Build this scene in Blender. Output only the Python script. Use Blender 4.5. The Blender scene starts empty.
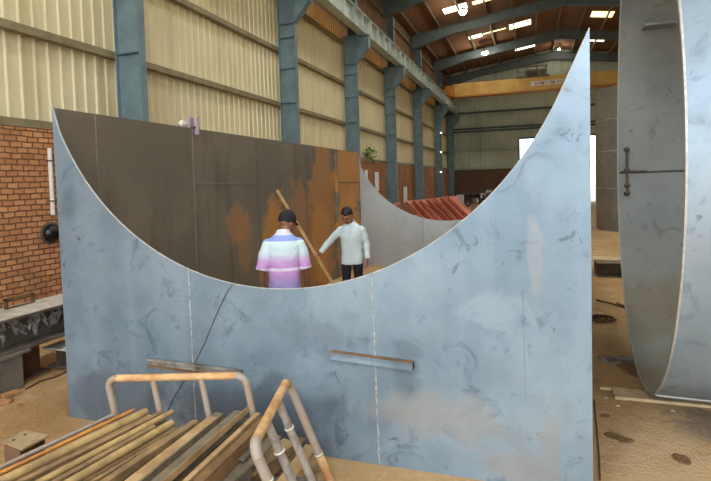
import bpy, bmesh, math, random
import numpy as np
from mathutils import Vector, Matrix, noise as mnoise
random.seed(7)
S = bpy.context.scene
COL = S.collection

# ------------------------------------------------------------------ camera
F, CX, CY, YAW, PITCH, ROLL, H = 527.2, 346.85, 207.6, 0.33652, 0.0463, -0.02936, 2.1
fw = np.array([-math.sin(YAW)*math.cos(PITCH), math.cos(YAW)*math.cos(PITCH), -math.sin(PITCH)])
rt0 = np.array([math.cos(YAW), math.sin(YAW), 0.0]); up0 = np.cross(rt0, fw)
rt = math.cos(ROLL)*rt0+math.sin(ROLL)*up0; up = -math.sin(ROLL)*rt0+math.cos(ROLL)*up0
EYE = np.array([0, 0, H])
cd = bpy.data.cameras.new('camera'); cam = bpy.data.objects.new('camera', cd); COL.objects.link(cam)
cd.sensor_width = 36; cd.lens = F*36/711
cd.shift_x = (355.5-CX)/711; cd.shift_y = -(240.5-CY)/711
cd.clip_start = 0.05; cd.clip_end = 500
cam.matrix_world = Matrix(((rt[0], up[0], -fw[0], 0), (rt[1], up[1], -fw[1], 0), (rt[2], up[2], -fw[2], H), (0, 0, 0, 1)))
S.camera = cam
def ray(x, y): return fw+rt*(x-CX)/F-up*(y-CY)/F
def onz(x, y, z=0.0):
    r = ray(x, y); return Vector(EYE+r*(z-H)/r[2])
def onx(x, y, X):
    r = ray(x, y); return Vector(EYE+r*X/r[0])
def ony(x, y, Y):
    r = ray(x, y); return Vector(EYE+r*Y/r[1])

# ------------------------------------------------------------------ materials
def lin(c):
    return tuple(((v/255)/12.92 if v/255 <= .04045 else ((v/255+.055)/1.055)**2.4) for v in c)+(1.0,)
class NT:
    def __init__(s, name, rough=.6, metal=0.0, spec=.5):
        s.m = bpy.data.materials.new(name); s.m.use_nodes = True; s.base = (0, 0, 0)
        s.t = s.m.node_tree; s.b = s.t.nodes['Principled BSDF']
        s.b.inputs['Roughness'].default_value = rough; s.b.inputs['Metallic'].default_value = metal
        s.b.inputs['Specular IOR Level'].default_value = spec
        s.co = s.t.nodes.new('ShaderNodeTexCoord').outputs['Object']
    def n(s, typ, **kw):
        nd = s.t.nodes.new(typ)
        for k, v in kw.items(): setattr(nd, k, v)
        return nd
    def link(s, a, b): s.t.links.new(a, b)
    def mapping(s, scale=(1, 1, 1), loc=(0, 0, 0), rot=(0, 0, 0), src=None):
        m = s.n('ShaderNodeMapping'); s.link(src or s.co, m.inputs[0])
        m.inputs['Scale'].default_value = scale; m.inputs['Location'].default_value = loc; m.inputs['Rotation'].default_value = rot
        return m.outputs[0]
    def noise(s, scale, detail=5, rough=.6, src=None, dist=0.0):
        t = s.n('ShaderNodeTexNoise'); s.link(src or s.co, t.inputs['Vector'])
        t.inputs['Scale'].default_value = scale; t.inputs['Detail'].default_value = detail
        t.inputs['Roughness'].default_value = rough; t.inputs['Distortion'].default_value = dist
        return t.outputs[0]
    def math(s, op, a, b=None, clamp=False):
        m = s.n('ShaderNodeMath', operation=op, use_clamp=clamp)
        for i, v in enumerate((a, b)):
            if v is None: continue
            if isinstance(v, (int, float)): m.inputs[i].default_value = v
            else: s.link(v, m.inputs[i])
        return m.outputs[0]
    def step(s, v, a, b, lo=0.0, hi=1.0):
        m = s.n('ShaderNodeMapRange', interpolation_type='SMOOTHSTEP'); s.link(v, m.inputs[0])
        for i, x in enumerate((a, b, lo, hi)): m.inputs[1+i].default_value = x
        return m.outputs[0]
    def mix(s, fac, a, b, blend='MIX'):
        m = s.n('ShaderNodeMix', data_type='RGBA', blend_type=blend)
        if isinstance(fac, (int, float)): m.inputs[0].default_value = fac
        else: s.link(fac, m.inputs[0])
        for i, v in ((6, a), (7, b)):
            if isinstance(v, tuple): m.inputs[i].default_value = v
            else: s.link(v, m.inputs[i])
        return m.outputs[2]
    def blob(s, c, r, wob=.35, nscale=2.6, soft=.6):
        """soft-edged stain at object-space point c with radii r, ragged edge"""
        d = s.mapping(scale=tuple(1/x for x in r), loc=tuple(-(a-o_)/x for a, x, o_ in zip(c, r, s.base)))
        l = s.n('ShaderNodeVectorMath', operation='LENGTH'); s.link(d, l.inputs[0])
        e = s.math('ADD', l.outputs['Value'], s.math('MULTIPLY', s.math('SUBTRACT', s.noise(nscale, 8, .72, dist=.6), .5), wob*7))
        return s.step(e, 1.0, 1.0-soft)
    def color(s, c):
        if isinstance(c, tuple): s.b.inputs['Base Color'].default_value = c
        else: s.link(c, s.b.inputs['Base Color'])
    def rough(s, v): s.link(v, s.b.inputs['Roughness'])
    def bump(s, v, strength=.3, dist=.01):
        b = s.n('ShaderNodeBump'); b.inputs['Strength'].default_value = strength; b.inputs['Distance'].default_value = dist
        s.link(v, b.inputs['Height']); s.link(b.outputs[0], s.b.inputs['Normal'])

def plain(name, c, rough=.6, metal=0.0, var=.18, scale=6.0, bump=.1, c2=None, spec=.5):
    k = NT(name, rough, metal, spec); a = lin(c)
    d = lin(c2) if c2 else tuple(v*(1-var*2) for v in a[:3])+(1,)
    nz = k.noise(scale, 6, .65)
    k.color(k.mix(k.step(nz, .35, .68), a, d))
    if bump: k.bump(k.noise(scale*6, 4), bump, .004)
    return k.m
M = {}
def plate_mat(name, base, light, dark, metal=.45, rough=.42, stains=(), wipe=.5, base_=(0, 0, 0)):
    k = NT(name, rough, metal); k.base = base_
    big = k.noise(.9, 4, .55)
    band = k.noise(1.0, 3, .5, src=k.mapping(scale=(2.6, 2.6, .12)))
    c = k.mix(k.step(big, .35, .68), lin(base), lin(light))
    c = k.mix(k.math('MULTIPLY', k.step(band, .42, .66), .55), c, lin(light))
    smear = k.noise(3.2, 8, .62, dist=1.2)
    c = k.mix(k.math('MULTIPLY', k.step(smear, .56, .70), wipe), c, lin(dark))
    fine = k.noise(9.0, 8, .7, dist=.8)
    spots = k.math('MULTIPLY', k.step(fine, .58, .66), k.step(k.noise(1.6, 3), .42, .58))
    c = k.mix(k.math('MULTIPLY', spots, .75), c, lin(dark))
    gr = k.noise(26, 6, .75)
    c = k.mix(k.math('MULTIPLY', k.step(gr, .55, .75), .35), c, lin(dark)); c = k.mix(k.math('MULTIPLY', k.step(gr, .42, .28), .22), c, lin(light))
    for (cc, r, col, amt) in stains:
        c = k.mix(k.math('MULTIPLY', k.blob(cc, r), amt), c, lin(col))
    k.color(c)
    k.rough(k.step(smear, .3, .7, rough-.06, rough+.16))
    k.bump(k.noise(2.2, 3), .12, .02)
    return k.m
DUST = (146, 150, 150)
M['plate'] = plate_mat('blue_grey_mill_steel', (110, 132, 148), (138, 158, 172), (76, 92, 105), stains=[
    ((-.55, 3.68, .42), (.62, .5, .24), DUST, .75), ((-.1, 3.68, .12), (.30, .5, .16), DUST, .7), ((-1.05, 3.68, .40), (.3, .5, .12), DUST, .4),
    ((.02, 3.68, 1.55), (.06, .5, .45), DUST, .5), ((.10, 3.68, .35), (.07, .5, .28), DUST, .6), ((-.25, 3.68, 1.2), (.3, .5, .2), (150, 168, 182), .5),
    ((-3.5, 3.68, .2), (.9, .5, .4), (88, 98, 108), .55), ((-2.2, 3.68, .25), (1.2, .5, .42), (84, 92, 102), .6),
    ((-1.5, 3.68, .95), (.5, .5, .25), (95, 108, 122), .45), ((-.85, 3.68, .78), (.14, .5, .3), (84, 98, 112), .5),
    ((-3.95, 3.68, 2.0), (.12, .5, .25), (90, 105, 120), .4)], base_=(-1.9, 3.68, 0))
M['far_plate'] = plate_mat('grey_mill_steel', (168, 176, 178), (182, 190, 192), (138, 146, 148), stains=[])
M['side'] = None
k = NT('dark_rusting_mill_steel', .62, .15); k.base = (-1.9, 3.68, 0)
c = k.mix(k.step(k.noise(.8, 4), .35, .7), lin((104, 99, 88)), lin((122, 115, 101)))
c = k.mix(k.math('MULTIPLY', k.step(k.noise(2.0, 6, .6, src=k.mapping(scale=(1, 1.4, .25))), .5, .68), .6), c, lin((88, 80, 68)))
RUST, RUST2 = (190, 134, 66), (164, 116, 66)
for cc, r, col, amt in [((-4.08, 6.75, 1.50), (.5, .32, .36), RUST2, .6), ((-4.08, 6.95, 1.2), (.5, .26, .5), RUST2, .5),
                        ((-4.08, 7.95, 1.2), (.5, .52, .85), RUST, .8), ((-4.08, 9.0, 1.0), (.5, .8, 1.3), RUST2, .65),
                        ((-4.08, 10.2, 1.4), (.5, .75, 2.0), RUST2, .9), ((-4.08, 10.0, .9), (.5, .5, 1.0), RUST, .6),
                        ((-4.08, 11.8, 2.2), (.5, 1.1, 1.2), RUST, .8), ((-4.08, 11.8, .8), (.5, 1.1, 1.3), (196, 140, 72), .85), ((-4.08, 8.6, .3), (.5, 1.2, .4), RUST2, .6)]:
    c = k.mix(k.math('MULTIPLY', k.blob(cc, r, .3, 2.2, .3), amt), c, lin(col))
c = k.mix(k.math('MULTIPLY', k.step(k.noise(11, 8, .75), .55, .72), .4), c, lin((84, 74, 60)))
k.color(c); k.bump(k.noise(3, 6), .15, .01); M['side'] = k.m
M['ring_in'] = plate_mat('grey_rolled_steel', (134, 144, 146), (154, 162, 164), (102, 110, 110), metal=.3, rough=.45, wipe=.45,
    stains=[((1.3, 5.9, .1), (1, .7, .55), (140, 128, 104), .7), ((1.3, 7.2, .5), (1, .8, .6), (140, 130, 108), .6), ((1.4, 6.6, .25), (.3, .3, .1), (190, 180, 140), .6)], base_=(1.03, 6.0, 0))
M['ring_out'] = plate_mat('blue_rolled_steel', (128, 148, 162), (150, 168, 182), (96, 112, 124), metal=.35, rough=.4)
M['rim'] = plain('ground_bright_edge', (190, 190, 184), .5, .3, .15, 20, .1)
M['weld'] = plain('weld_bead', (190, 194, 192), .45, .4, .25, 30, .3)
M['weld_dark'] = plain('dark_weld_bead', (92, 90, 84), .55, .3, .25, 30, .3)
M['dkshell'] = plate_mat('dark_shell_steel', (112, 110, 102), (130, 128, 118), (86, 84, 76), metal=.1, rough=.55)
M['blue'] = plain('blue_grey_paint', (114, 138, 146), .5, 0, .14, 2.5, .05)
M['blue_dark'] = plain('deep_blue_grey_paint', (84, 106, 116), .5, 0, .14, 2.5, .05)
M['rafter'] = plain('grey_green_paint', (92, 104, 104), .55, 0, .12, 2, .05)
M['runway'] = plain('pale_grey_blue_paint', (192, 204, 198), .5, 0, .16, 1.5, .05)
M['girt'] = plain('girt_paint', (146, 134, 104), .6, 0, .2, 2, .05)
M['cream'] = None
def sheet_mat(name, a, b, stain, rough=.6):
    k = NT(name, rough, 0, .25)
    c = k.mix(k.step(k.noise(.35, 3), .35, .7), lin(a), lin(b))
    st = k.noise(1.5, 5, .6, src=k.mapping(scale=(1.5, 1.5, .12)))
    c = k.mix(k.math('MULTIPLY', k.step(st, .52, .72), .5), c, lin(stain)); k.color(c); return k.m
M['cream'] = sheet_mat('cream_sheet', (220, 211, 176), (208, 197, 158), (178, 162, 120))
M['ochre'] = sheet_mat('ochre_lit_sheet', (196, 150, 84), (176, 130, 70), (136, 100, 58))  # ochre band, warm reflected light put into its colour
M['upper'] = sheet_mat('dimmed_brown_sheet', (134, 106, 78), (118, 92, 66), (92, 70, 50))  # dimness of the upper wall put into the brown
M['backsheet'] = sheet_mat('grey_green_sheet', (186, 194, 176), (168, 176, 158), (132, 138, 122))
M['roof'] = sheet_mat('red_brown_roof_sheet', (142, 104, 76), (124, 88, 64), (98, 70, 50), .85)
def brick_mat(name, c1, c2, mort, face):
    k = NT(name, .85)
    sx = k.n('ShaderNodeSeparateXYZ'); k.link(k.co, sx.inputs[0])
    cb = k.n('ShaderNodeCombineXYZ')
    k.link(sx.outputs['Y' if face == 'x' else 'X'], cb.inputs[0]); k.link(sx.outputs['Z'], cb.inputs[1])
    wob = k.n('ShaderNodeVectorMath', operation='MULTIPLY_ADD')
    nz = k.n('ShaderNodeTexNoise'); k.link(cb.outputs[0], nz.inputs['Vector']); nz.inputs['Scale'].default_value = 7
    k.link(nz.outputs['Color'], wob.inputs[0]); wob.inputs[1].default_value = (.07, .035, 0); k.link(cb.outputs[0], wob.inputs[2])
    b = k.n('ShaderNodeTexBrick'); k.link(wob.outputs[0], b.inputs['Vector'])
    b.inputs['Scale'].default_value = 1; b.inputs['Brick Width'].default_value = .18; b.inputs['Row Height'].default_value = .084
    b.inputs['Mortar Size'].default_value = .011; b.inputs['Mortar Smooth'].default_value = .3; b.inputs['Bias'].default_value = 0
    b.inputs['Color1'].default_value = lin(c1); b.inputs['Color2'].default_value = lin(c2); b.inputs['Mortar'].default_value = lin(mort)
    c = k.mix(k.math('MULTIPLY', k.step(k.noise(1.3, 5), .4, .7), .45), b.outputs['Color'], lin(mort), 'MIX')
    k.color(c)
    h = k.math('SUBTRACT', k.math('MULTIPLY', k.noise(25, 4), .3), b.outputs['Fac']); k.bump(h, .9, .02)
    return k.m
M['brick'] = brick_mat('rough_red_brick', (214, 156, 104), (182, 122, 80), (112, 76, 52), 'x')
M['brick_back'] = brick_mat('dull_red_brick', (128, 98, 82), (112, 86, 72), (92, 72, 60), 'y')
# sandy floor
k = NT('sandy_floor', .92)
c = k.mix(k.step(k.noise(.5, 5), .35, .68), lin((196, 166, 120)), lin((180, 142, 92)))
c = k.mix(k.math('MULTIPLY', k.step(k.noise(1.7, 7, .65, dist=.6), .50, .70), .55), c, lin((214, 188, 148)))
c = k.mix(k.math('MULTIPLY', k.step(k.noise(13, 8, .75, dist=.8), .54, .70), .5), c, lin((140, 108, 76)))
c = k.mix(k.math('MULTIPLY', k.step(k.noise(4.5, 8, .7, dist=1), .56, .70), .7), c, lin((146, 116, 84)))
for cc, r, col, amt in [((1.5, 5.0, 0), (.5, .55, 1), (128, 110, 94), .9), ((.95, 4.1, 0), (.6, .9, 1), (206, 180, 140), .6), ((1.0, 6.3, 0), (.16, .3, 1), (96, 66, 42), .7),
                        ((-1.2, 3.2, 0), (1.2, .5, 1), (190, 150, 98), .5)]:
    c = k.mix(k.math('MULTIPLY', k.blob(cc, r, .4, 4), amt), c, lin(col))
k.color(c); k.bump(k.math('ADD', k.noise(3, 8, .7), k.math('MULTIPLY', k.noise(30, 5, .7), .5)), .9, .06); M['floor'] = k.m
M['outground'] = plain('pale_yard', (196, 186, 168), .9, 0, .1, .5, 0)
M['yellow_pipe'] = plain('yellow_ochre_pipe', (206, 172, 122), .75, 0, .2, 7, .2, c2=(176, 130, 84))
M['grey_pipe'] = plain('dull_mauve_grey_pipe', (152, 146, 138), .55, .1, .2, 8, .2, c2=(156, 136, 112))
M['wrap'] = plain('translucent_film_wrap', (156, 148, 140), .3, 0, .22, 14, .5, c2=(118, 112, 106))
M['pipe_a'] = plain('dusty_yellow_steel', (186, 158, 106), .6, .1, .2, 5, .2, c2=(140, 116, 80))
M['pipe_b'] = plain('dusty_brown_steel', (160, 132, 92), .6, .1, .22, 5, .2, c2=(112, 92, 66))
M['pipe_o'] = plain('orange_rusted_steel', (208, 142, 66), .65, 0, .2, 6, .2, c2=(160, 104, 54))
M['bar_grey'] = plain('dusty_grey_steel', (136, 126, 104), .55, .2, .2, 5, .2, c2=(100, 92, 78))
M['bar_brown'] = plain('brown_scale_steel', (134, 102, 66), .6, .1, .2, 4, .2, c2=(96, 74, 50))
M['bar_tan'] = plain('tan_rusted_steel', (188, 160, 116), .6, .1, .2, 4, .2, c2=(150, 118, 80))
M['dark_in'] = plain('bore_shade', (30, 26, 22), .9, 0, .1, 5, 0)
M['beam_dark'] = plain('dark_beam_steel', (116, 106, 94), .55, .1, .2, 3, .2, c2=(88, 79, 69))
M['beam_pale'] = plain('pale_dusty_sheet', (214, 208, 196), .6, 0, .1, 5, .1, c2=(180, 172, 158))
M['block_grey'] = plain('grey_primer', (120, 114, 106), .7, 0, .15, 4, .1)
M['block_brown'] = plain('brown_primer', (124, 92, 70), .7, 0, .15, 4, .1, c2=(96, 70, 54))
M['pedestal'] = plain('dusty_khaki_plate', (178, 158, 122), .65, 0, .15, 6, .1, c2=(146, 124, 92))
M['black'] = plain('black_gloss_metal', (34, 35, 38), .22, .4, .1, 6, 0)
M['rubber'] = plain('black_rubber', (30, 30, 30), .8, 0, .1, 6, 0)
M['white'] = plain('white_plastic', (225, 222, 215), .45, 0, .06, 6, 0)
M['film'] = plain('crumpled_clear_film', (168, 164, 158), .2, 0, .3, 14, .6)
M['red'] = plain('red_oxide_primer', (196, 112, 90), .6, 0, .14, 1.5, .05, c2=(166, 78, 60))
M['red_lt'] = plain('pale_red_oxide', (216, 140, 114), .6, 0, .14, 1.5, .05, c2=(186, 96, 72))
M['crane'] = plain('yellow_crane_paint', (218, 180, 100), .6, 0, .12, 1.2, .05, c2=(196, 152, 78))
M['crane_dk'] = plain('dark_orange_edge', (196, 128, 40), .5, 0, .12, 1.2, .05)
M['sign_red'] = plain('sign_red', (150, 60, 50), .5, 0, .05, 5, 0)
M['purple'] = plain('lilac_grey_tube', (168, 152, 162), .5, 0, .1, 10, .1)
M['leaf'] = plain('green_leaf', (70, 150, 70), .5, 0, .3, 10, 0)
M['twig'] = plain('dry_twig', (120, 92, 60), .8, 0, .2, 10, 0)
M['wood'] = plain('pale_timber', (205, 168, 116), .7, 0, .15, 9, .2, c2=(172, 132, 84))
M['plank'] = plain('pale_plank', (206, 184, 146), .75, 0, .12, 6, .2, c2=(180, 156, 116))
M['rubble'] = plain('brick_rubble', (190, 140, 92), .9, 0, .2, 14, .4)
M['rust_rod'] = plain('rusted_rod', (104, 66, 42), .8, 0, .2, 14, .3)
M['scrap'] = plain('scrap_plate', (158, 154, 144), .6, .2, .2, 5, .2, c2=(90, 84, 74))
M['chrome'] = plain('bright_metal', (200, 200, 200), .25, .8, .05, 5, 0)
M['skin'] = plain('brown_skin', (150, 102, 76), .5, 0, .08, 20, .05)
M['skin_dk'] = plain('deep_brown_skin', (160, 108, 80), .5, 0, .08, 20, .05)
M['hair'] = plain('black_hair', (22, 18, 17), .55, 0, .25, 60, .6)
M['lip'] = plain('lip', (120, 66, 56), .5, 0, .05, 20, 0)
M['eye'] = plain('eye_white', (150, 138, 128), .3, 0, .02, 20, 0)
M['trouser'] = plain('dark_navy_cloth', (30, 32, 40), .85, 0, .2, 9, .2)
M['jean'] = plain('grey_blue_cloth', (62, 70, 88), .85, 0, .2, 9, .2)
M['cap'] = plain('black_cap_cloth', (24, 25, 30), .8, 0, .2, 30, .2)
M['shoe'] = plain('brown_leather', (60, 42, 32), .5, 0, .1, 9, .1)
def cloth_bump(k):
    k.bump(k.math('ADD', k.noise(9, 3, .5, src=k.mapping(scale=(1, 1, .5)), dist=.8), k.math('MULTIPLY', k.noise(60, 3), .12)), .5, .025)
k = NT('pale_mint_shirt', .8); k.color(k.mix(k.step(k.noise(5, 3), .3, .7), lin((216, 232, 232)), lin((204, 222, 224)))); cloth_bump(k); M['shirt_pale'] = k.m
k = NT('striped_ombre_shirt', .8)
sz = k.n('ShaderNodeSeparateXYZ'); k.link(k.co, sz.inputs[0])
rp = k.n('ShaderNodeValToRGB'); rp.color_ramp.interpolation = 'LINEAR'
mr = k.n('ShaderNodeMapRange'); k.link(sz.outputs['Z'], mr.inputs[0]); mr.inputs[1].default_value = .78; mr.inputs[2].default_value = 1.56
k.link(mr.outputs[0], rp.inputs[0]); el = rp.color_ramp.elements
stops = [(0, (120, 130, 180)), (.22, (150, 146, 196)), (.36, (186, 150, 206)), (.44, (210, 158, 214)), (.455, (210, 158, 214)), (.46, (230, 222, 236)), (.495, (230, 222, 236)), (.50, (210, 152, 212)),
         (.60, (212, 170, 218)), (.70, (206, 220, 226)), (.86, (208, 230, 228)), (.88, (208, 230, 228)), (.885, (146, 162, 222)), (.965, (146, 162, 222)), (.97, (216, 224, 238)), (1, (216, 224, 238))]
el[0].position = 0; el[0].color = lin(stops[0][1]); el[1].position = 1; el[1].color = lin(stops[-1][1])
for p, cc in stops[1:-1]:
    e = el.new(p); e.color = lin(cc)
k.color(rp.outputs[0]); cloth_bump(k); M['shirt_ombre'] = k.m
def emit(name, c, st):
    k = NT(name, .5); k.b.inputs['Emission Color'].default_value = lin(c); k.b.inputs['Emission Strength'].default_value = st
    k.color(lin(c)); return k.m
M['sky_panel'] = emit('daylit_skylight_sheet', (255, 244, 214), 3.0)
M['sky_warm'] = emit('daylit_yellowed_sheet', (255, 230, 164), 2.2)
M['sky_fill'] = emit('added_fill_skylight_sheet', (250, 250, 240), 11.0)
M['lamp'] = emit('lit_lamp_glass', (255, 250, 232), 40.0)
M['gap_light'] = emit('daylight_gap_glow', (255, 245, 225), 8.0)

# ------------------------------------------------------------------ mesh helpers
def R(d): return math.radians(d)
class MB:
    def __init__(s): s.bm = bmesh.new()
    def add(s, verts, faces):
        vs = [s.bm.verts.new(v) for v in verts]
        for f in faces:
            try: s.bm.faces.new([vs[i] for i in f])
            except ValueError: pass
        return s
    def box(s, a, b, mat=None):
        x0, y0, z0 = a; x1, y1, z1 = b
        v = [Vector(p) for p in ((x0, y0, z0), (x1, y0, z0), (x1, y1, z0), (x0, y1, z0), (x0, y0, z1), (x1, y0, z1), (x1, y1, z1), (x0, y1, z1))]
        if mat: v = [mat @ p for p in v]
        return s.add(v, [(3, 2, 1, 0), (4, 5, 6, 7), (0, 1, 5, 4), (1, 2, 6, 5), (2, 3, 7, 6), (3, 0, 4, 7)])
    def prism(s, poly, fn, d0, d1):
        """poly of (a,b); fn(a,b,d)->point; extruded d0..d1"""
        n = len(poly)
        v = [fn(a, b, d0) for a, b in poly]+[fn(a, b, d1) for a, b in poly]
        f = [tuple(range(n))[::-1], tuple(range(n, 2*n))]+[(i, (i+1) % n, n+(i+1) % n, n+i) for i in range(n)]
        return s.add(v, f)
    def loft(s, rings, cap=True):
        n = len(rings[0]); v = [p for r in rings for p in r]; f = []
        for i in range(len(rings)-1):
            for j in range(n):
                f.append((i*n+j, i*n+(j+1) % n, (i+1)*n+(j+1) % n, (i+1)*n+j))
        if cap: f += [tuple(range(n))[::-1], tuple(range((len(rings)-1)*n, len(rings)*n))]
        return s.add(v, f)
    def tube(s, pts, r, n=12, cap=True, flat=1.0):
        pts = [Vector(p) for p in pts]; rs = r if isinstance(r, (list, tuple)) else [r]*len(pts)
        rings = []; u = None
        for i, p in enumerate(pts):
            t = ((pts[min(i+1, len(pts)-1)]-pts[max(i-1, 0)])).normalized()
            if u is None:
                u = t.orthogonal().normalized() if abs(t.z) > .9 else t.cross(Vector((0, 0, 1))).normalized()
            u = (u-t*u.dot(t)).normalized(); w = t.cross(u)
            rings.append([p+(u*math.cos(a)+w*math.sin(a)*flat)*rs[i] for a in (2*math.pi*j/n for j in range(n))])
        return s.loft(rings, cap)
    def hollow(s, a, b, r, th=.004, n=16):
        """open-ended pipe from a to b"""
        a, b = Vector(a), Vector(b); t = (b-a).normalized(); u = t.orthogonal().normalized(); w = t.cross(u)
        def ring(p, q): return [p+(u*math.cos(2*math.pi*j/n)+w*math.sin(2*math.pi*j/n))*q for j in range(n)]
        v = ring(a, r)+ring(b, r)+ring(b, r-th)+ring(a, r-th); f = []
        for k_ in range(4):
            for j in range(n):
                q = (k_+1) % 4; f.append((k_*n+j, k_*n+(j+1) % n, q*n+(j+1) % n, q*n+j))
        return s.add(v, f)
    def section(s, prof, a, b, upv=(0, 0, 1)):
        """profile of (u,w): u sideways, w up, swept from a to b"""
        a, b = Vector(a), Vector(b); t = (b-a).normalized(); u = t.cross(Vector(upv)).normalized(); w = u.cross(t)
        n = len(prof); v = [a+u*p+w*q for p, q in prof]+[b+u*p+w*q for p, q in prof]
        return s.add(v, [tuple(range(n))[::-1], tuple(range(n, 2*n))]+[(i, (i+1) % n, n+(i+1) % n, n+i) for i in range(n)])
    def sphere(s, c, r, seg=20, rings=12, mat=None):
        if not isinstance(r, (tuple, list)): r = (r, r, r)
        m = Matrix.Translation(c) @ (mat.to_4x4() if mat else Matrix()) @ Matrix.Diagonal((*r, 1))
        bmesh.ops.create_uvsphere(s.bm, u_segments=seg, v_segments=rings, radius=1, matrix=m); return s
    def lathe(s, prof, c, axis='z', n=24):
        """profile of (r,h) round an axis through c"""
        rings = []
        for r_, h in prof:
            ring = []
            for j in range(n):
                a = 2*math.pi*j/n; p = (r_*math.cos(a), r_*math.sin(a), h)
                if axis == 'x': p = (h, p[0], p[1])
                if axis == 'y': p = (p[0], h, p[1])
                ring.append(Vector(c)+Vector(p))
            rings.append(ring)
        return s.loft(rings, True)
    def build(s, name, mat, parent=None, smooth=False, bevel=0.0):
        bmesh.ops.remove_doubles(s.bm, verts=s.bm.verts, dist=1e-5)
        bmesh.ops.recalc_face_normals(s.bm, faces=s.bm.faces)
        if bevel:
            bmesh.ops.bevel(s.bm, geom=[e for e in s.bm.edges if e.is_manifold and e.calc_face_angle(0) > .6], offset=bevel, segments=2, affect='EDGES', clamp_overlap=True)
        me = bpy.data.meshes.new(name); s.bm.to_mesh(me); s.bm.free()
        me.materials.append(mat)
        o = bpy.data.objects.new(name, me); COL.objects.link(o)
        if parent is not None:
            off = wloc(parent); me.transform(Matrix.Translation(-off)); o.parent = parent
        if smooth:
            for p in me.polygons: p.use_smooth = True
            try: me.set_sharp_from_angle(angle=R(40))
            except Exception: pass
        return o
def wloc(o):
    v = Vector(o.location)
    while o.parent is not None: o = o.parent; v += Vector(o.location)
    return v
def tag(o, label, cat, group=None, kind=None):
    o['label'] = label; o['category'] = cat
    if group: o['group'] = group
    if kind: o['kind'] = kind
    return o
def thing(name, label, cat, loc=(0, 0, 0), group=None, kind='thing'):
    o = bpy.data.objects.new(name, None); COL.objects.link(o); o.location = loc; o.empty_display_size = .1
    return tag(o, label, cat, group, kind)
def recentre(o, base):
    """move a single-mesh thing's origin to its base"""
    o.data.transform(Matrix.Translation(-Vector(base))); o.location = base; return o
def struct(o): o['kind'] = 'structure'; return o
def dup(root, loc, label=None):
    r_ = root.copy(); COL.objects.link(r_); r_.location = loc
    if label: r_['label'] = label
    for ch in list(root.children):
        c_ = ch.copy(); COL.objects.link(c_); c_.parent = r_
        for g in list(ch.children):
            d_ = g.copy(); COL.objects.link(d_); d_.parent = c_
    return r_
def isec(h, b, tw, tf, z0=0.0):
    return [(-b/2, z0), (b/2, z0), (b/2, z0+tf), (tw/2, z0+tf), (tw/2, z0+h-tf), (b/2, z0+h-tf), (b/2, z0+h), (-b/2, z0+h), (-b/2, z0+h-tf), (-tw/2, z0+h-tf), (-tw/2, z0+tf), (-b/2, z0+tf)]
def csec(h, b, t, z0=0.0, sgn=1):
    p = [(0, z0), (b, z0), (b, z0+t), (t, z0+t), (t, z0+h-t), (b, z0+h-t), (b, z0+h), (0, z0+h)]
    return [(x*sgn, z) for x, z in p]
def lsec(b, h, t, sgn=1):
    return [(x*sgn, z) for x, z in [(0, 0), (b, 0), (b, t), (t, t), (t, h), (0, h)]]
def rect(b, h, z0=0.0): return [(-b/2, z0), (b/2, z0), (b/2, z0+h), (-b/2, z0+h)]

# ------------------------------------------------------------------ hall
XL, XR, Y0, Y1 = -7.15, 10.9, -7.0, 48.3
XM, EAVE, RIDGE = 1.9, 11.5, 12.85
BR = 3.05
# floor: gently uneven sand
b = MB(); nx, ny = 60, 130
fl = lambda x, y: 0.0
vs = [(XL-.3+(XR+.6-XL)*i/nx, Y0+(Y1-Y0)*j/ny, 0) for j in range(ny+1) for i in range(nx+1)]
b.add(vs, [(j*(nx+1)+i, j*(nx+1)+i+1, (j+1)*(nx+1)+i+1, (j+1)*(nx+1)+i) for j in range(ny) for i in range(nx)])
struct(b.build('floor', M['floor']))
b = MB(); b.box((-60, Y1+.02, -.2), (60, 140, -.02)); b.box((-60, -60, -.2), (60, Y0-.02, -.02)); struct(b.build('floor_yard', M['outground']))
# ribbed sheet helper
def ribs(b, p0, p1, z0, z1, nrm, pitch=.24, depth=.028, ztop=None):
    p0, p1, nrm = Vector(p0), Vector(p1), Vector(nrm); L = (p1-p0).length; t = (p1-p0)/L
    n = int(L/pitch); prof = []
    for i in range(n):
        for du, d in ((0, 0), (pitch-.07, 0), (pitch-.05, depth), (pitch-.02, depth)):
            prof.append((i*pitch+du, d))
    prof.append((L, 0)); v = []; f = []
    for u, d in prof:
        q = p0+t*u+nrm*d; zt = ztop(u) if ztop else z1
        v += [(q.x, q.y, z0), (q.x, q.y, zt)]
    for i in range(len(prof)-1): f.append((2*i, 2*i+2, 2*i+3, 2*i+1))
    b.add(v, f)
# left wall
wl = struct(MB().box((XL-.12, Y0, 0), (XL+.17, Y1, BR)).build('wall_left', M['brick']))
b = MB(); ribs(b, (XL, Y0, 0), (XL, Y1, 0), BR-.08, 7.72, (1, 0, 0)); b.build('cladding', M['cream'], wl)
b = MB(); ribs(b, (XL-.002, Y0, 0), (XL-.002, Y1, 0), 7.66, 8.5, (1, 0, 0)); b.build('ochre_lit_cladding', M['ochre'], wl)
b = MB(); ribs(b, (XL-.004, Y0, 0), (XL-.004, Y1, 0), 8.44, EAVE+.2, (1, 0, 0)); b.build('upper_cladding', M['upper'], wl)
MB().box((XL-.12, Y0, BR-.1), (XL-.05, Y1, EAVE+.3)).build('outer_sheet', M['upper'], wl)
for z in (3.12, 4.5, 6.1, 7.7, 9.3, 10.7):
    b = MB(); b.section(csec(.12, .13, .012, z-.06, -1), (XL+.17, Y0, 0), (XL+.17, Y1, 0)); b.build('girt', M['girt'], wl)
wr = struct(MB().box((XR-.05, Y0, 0), (XR+.15, Y1, BR)).build('wall_right', M['brick']))
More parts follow.
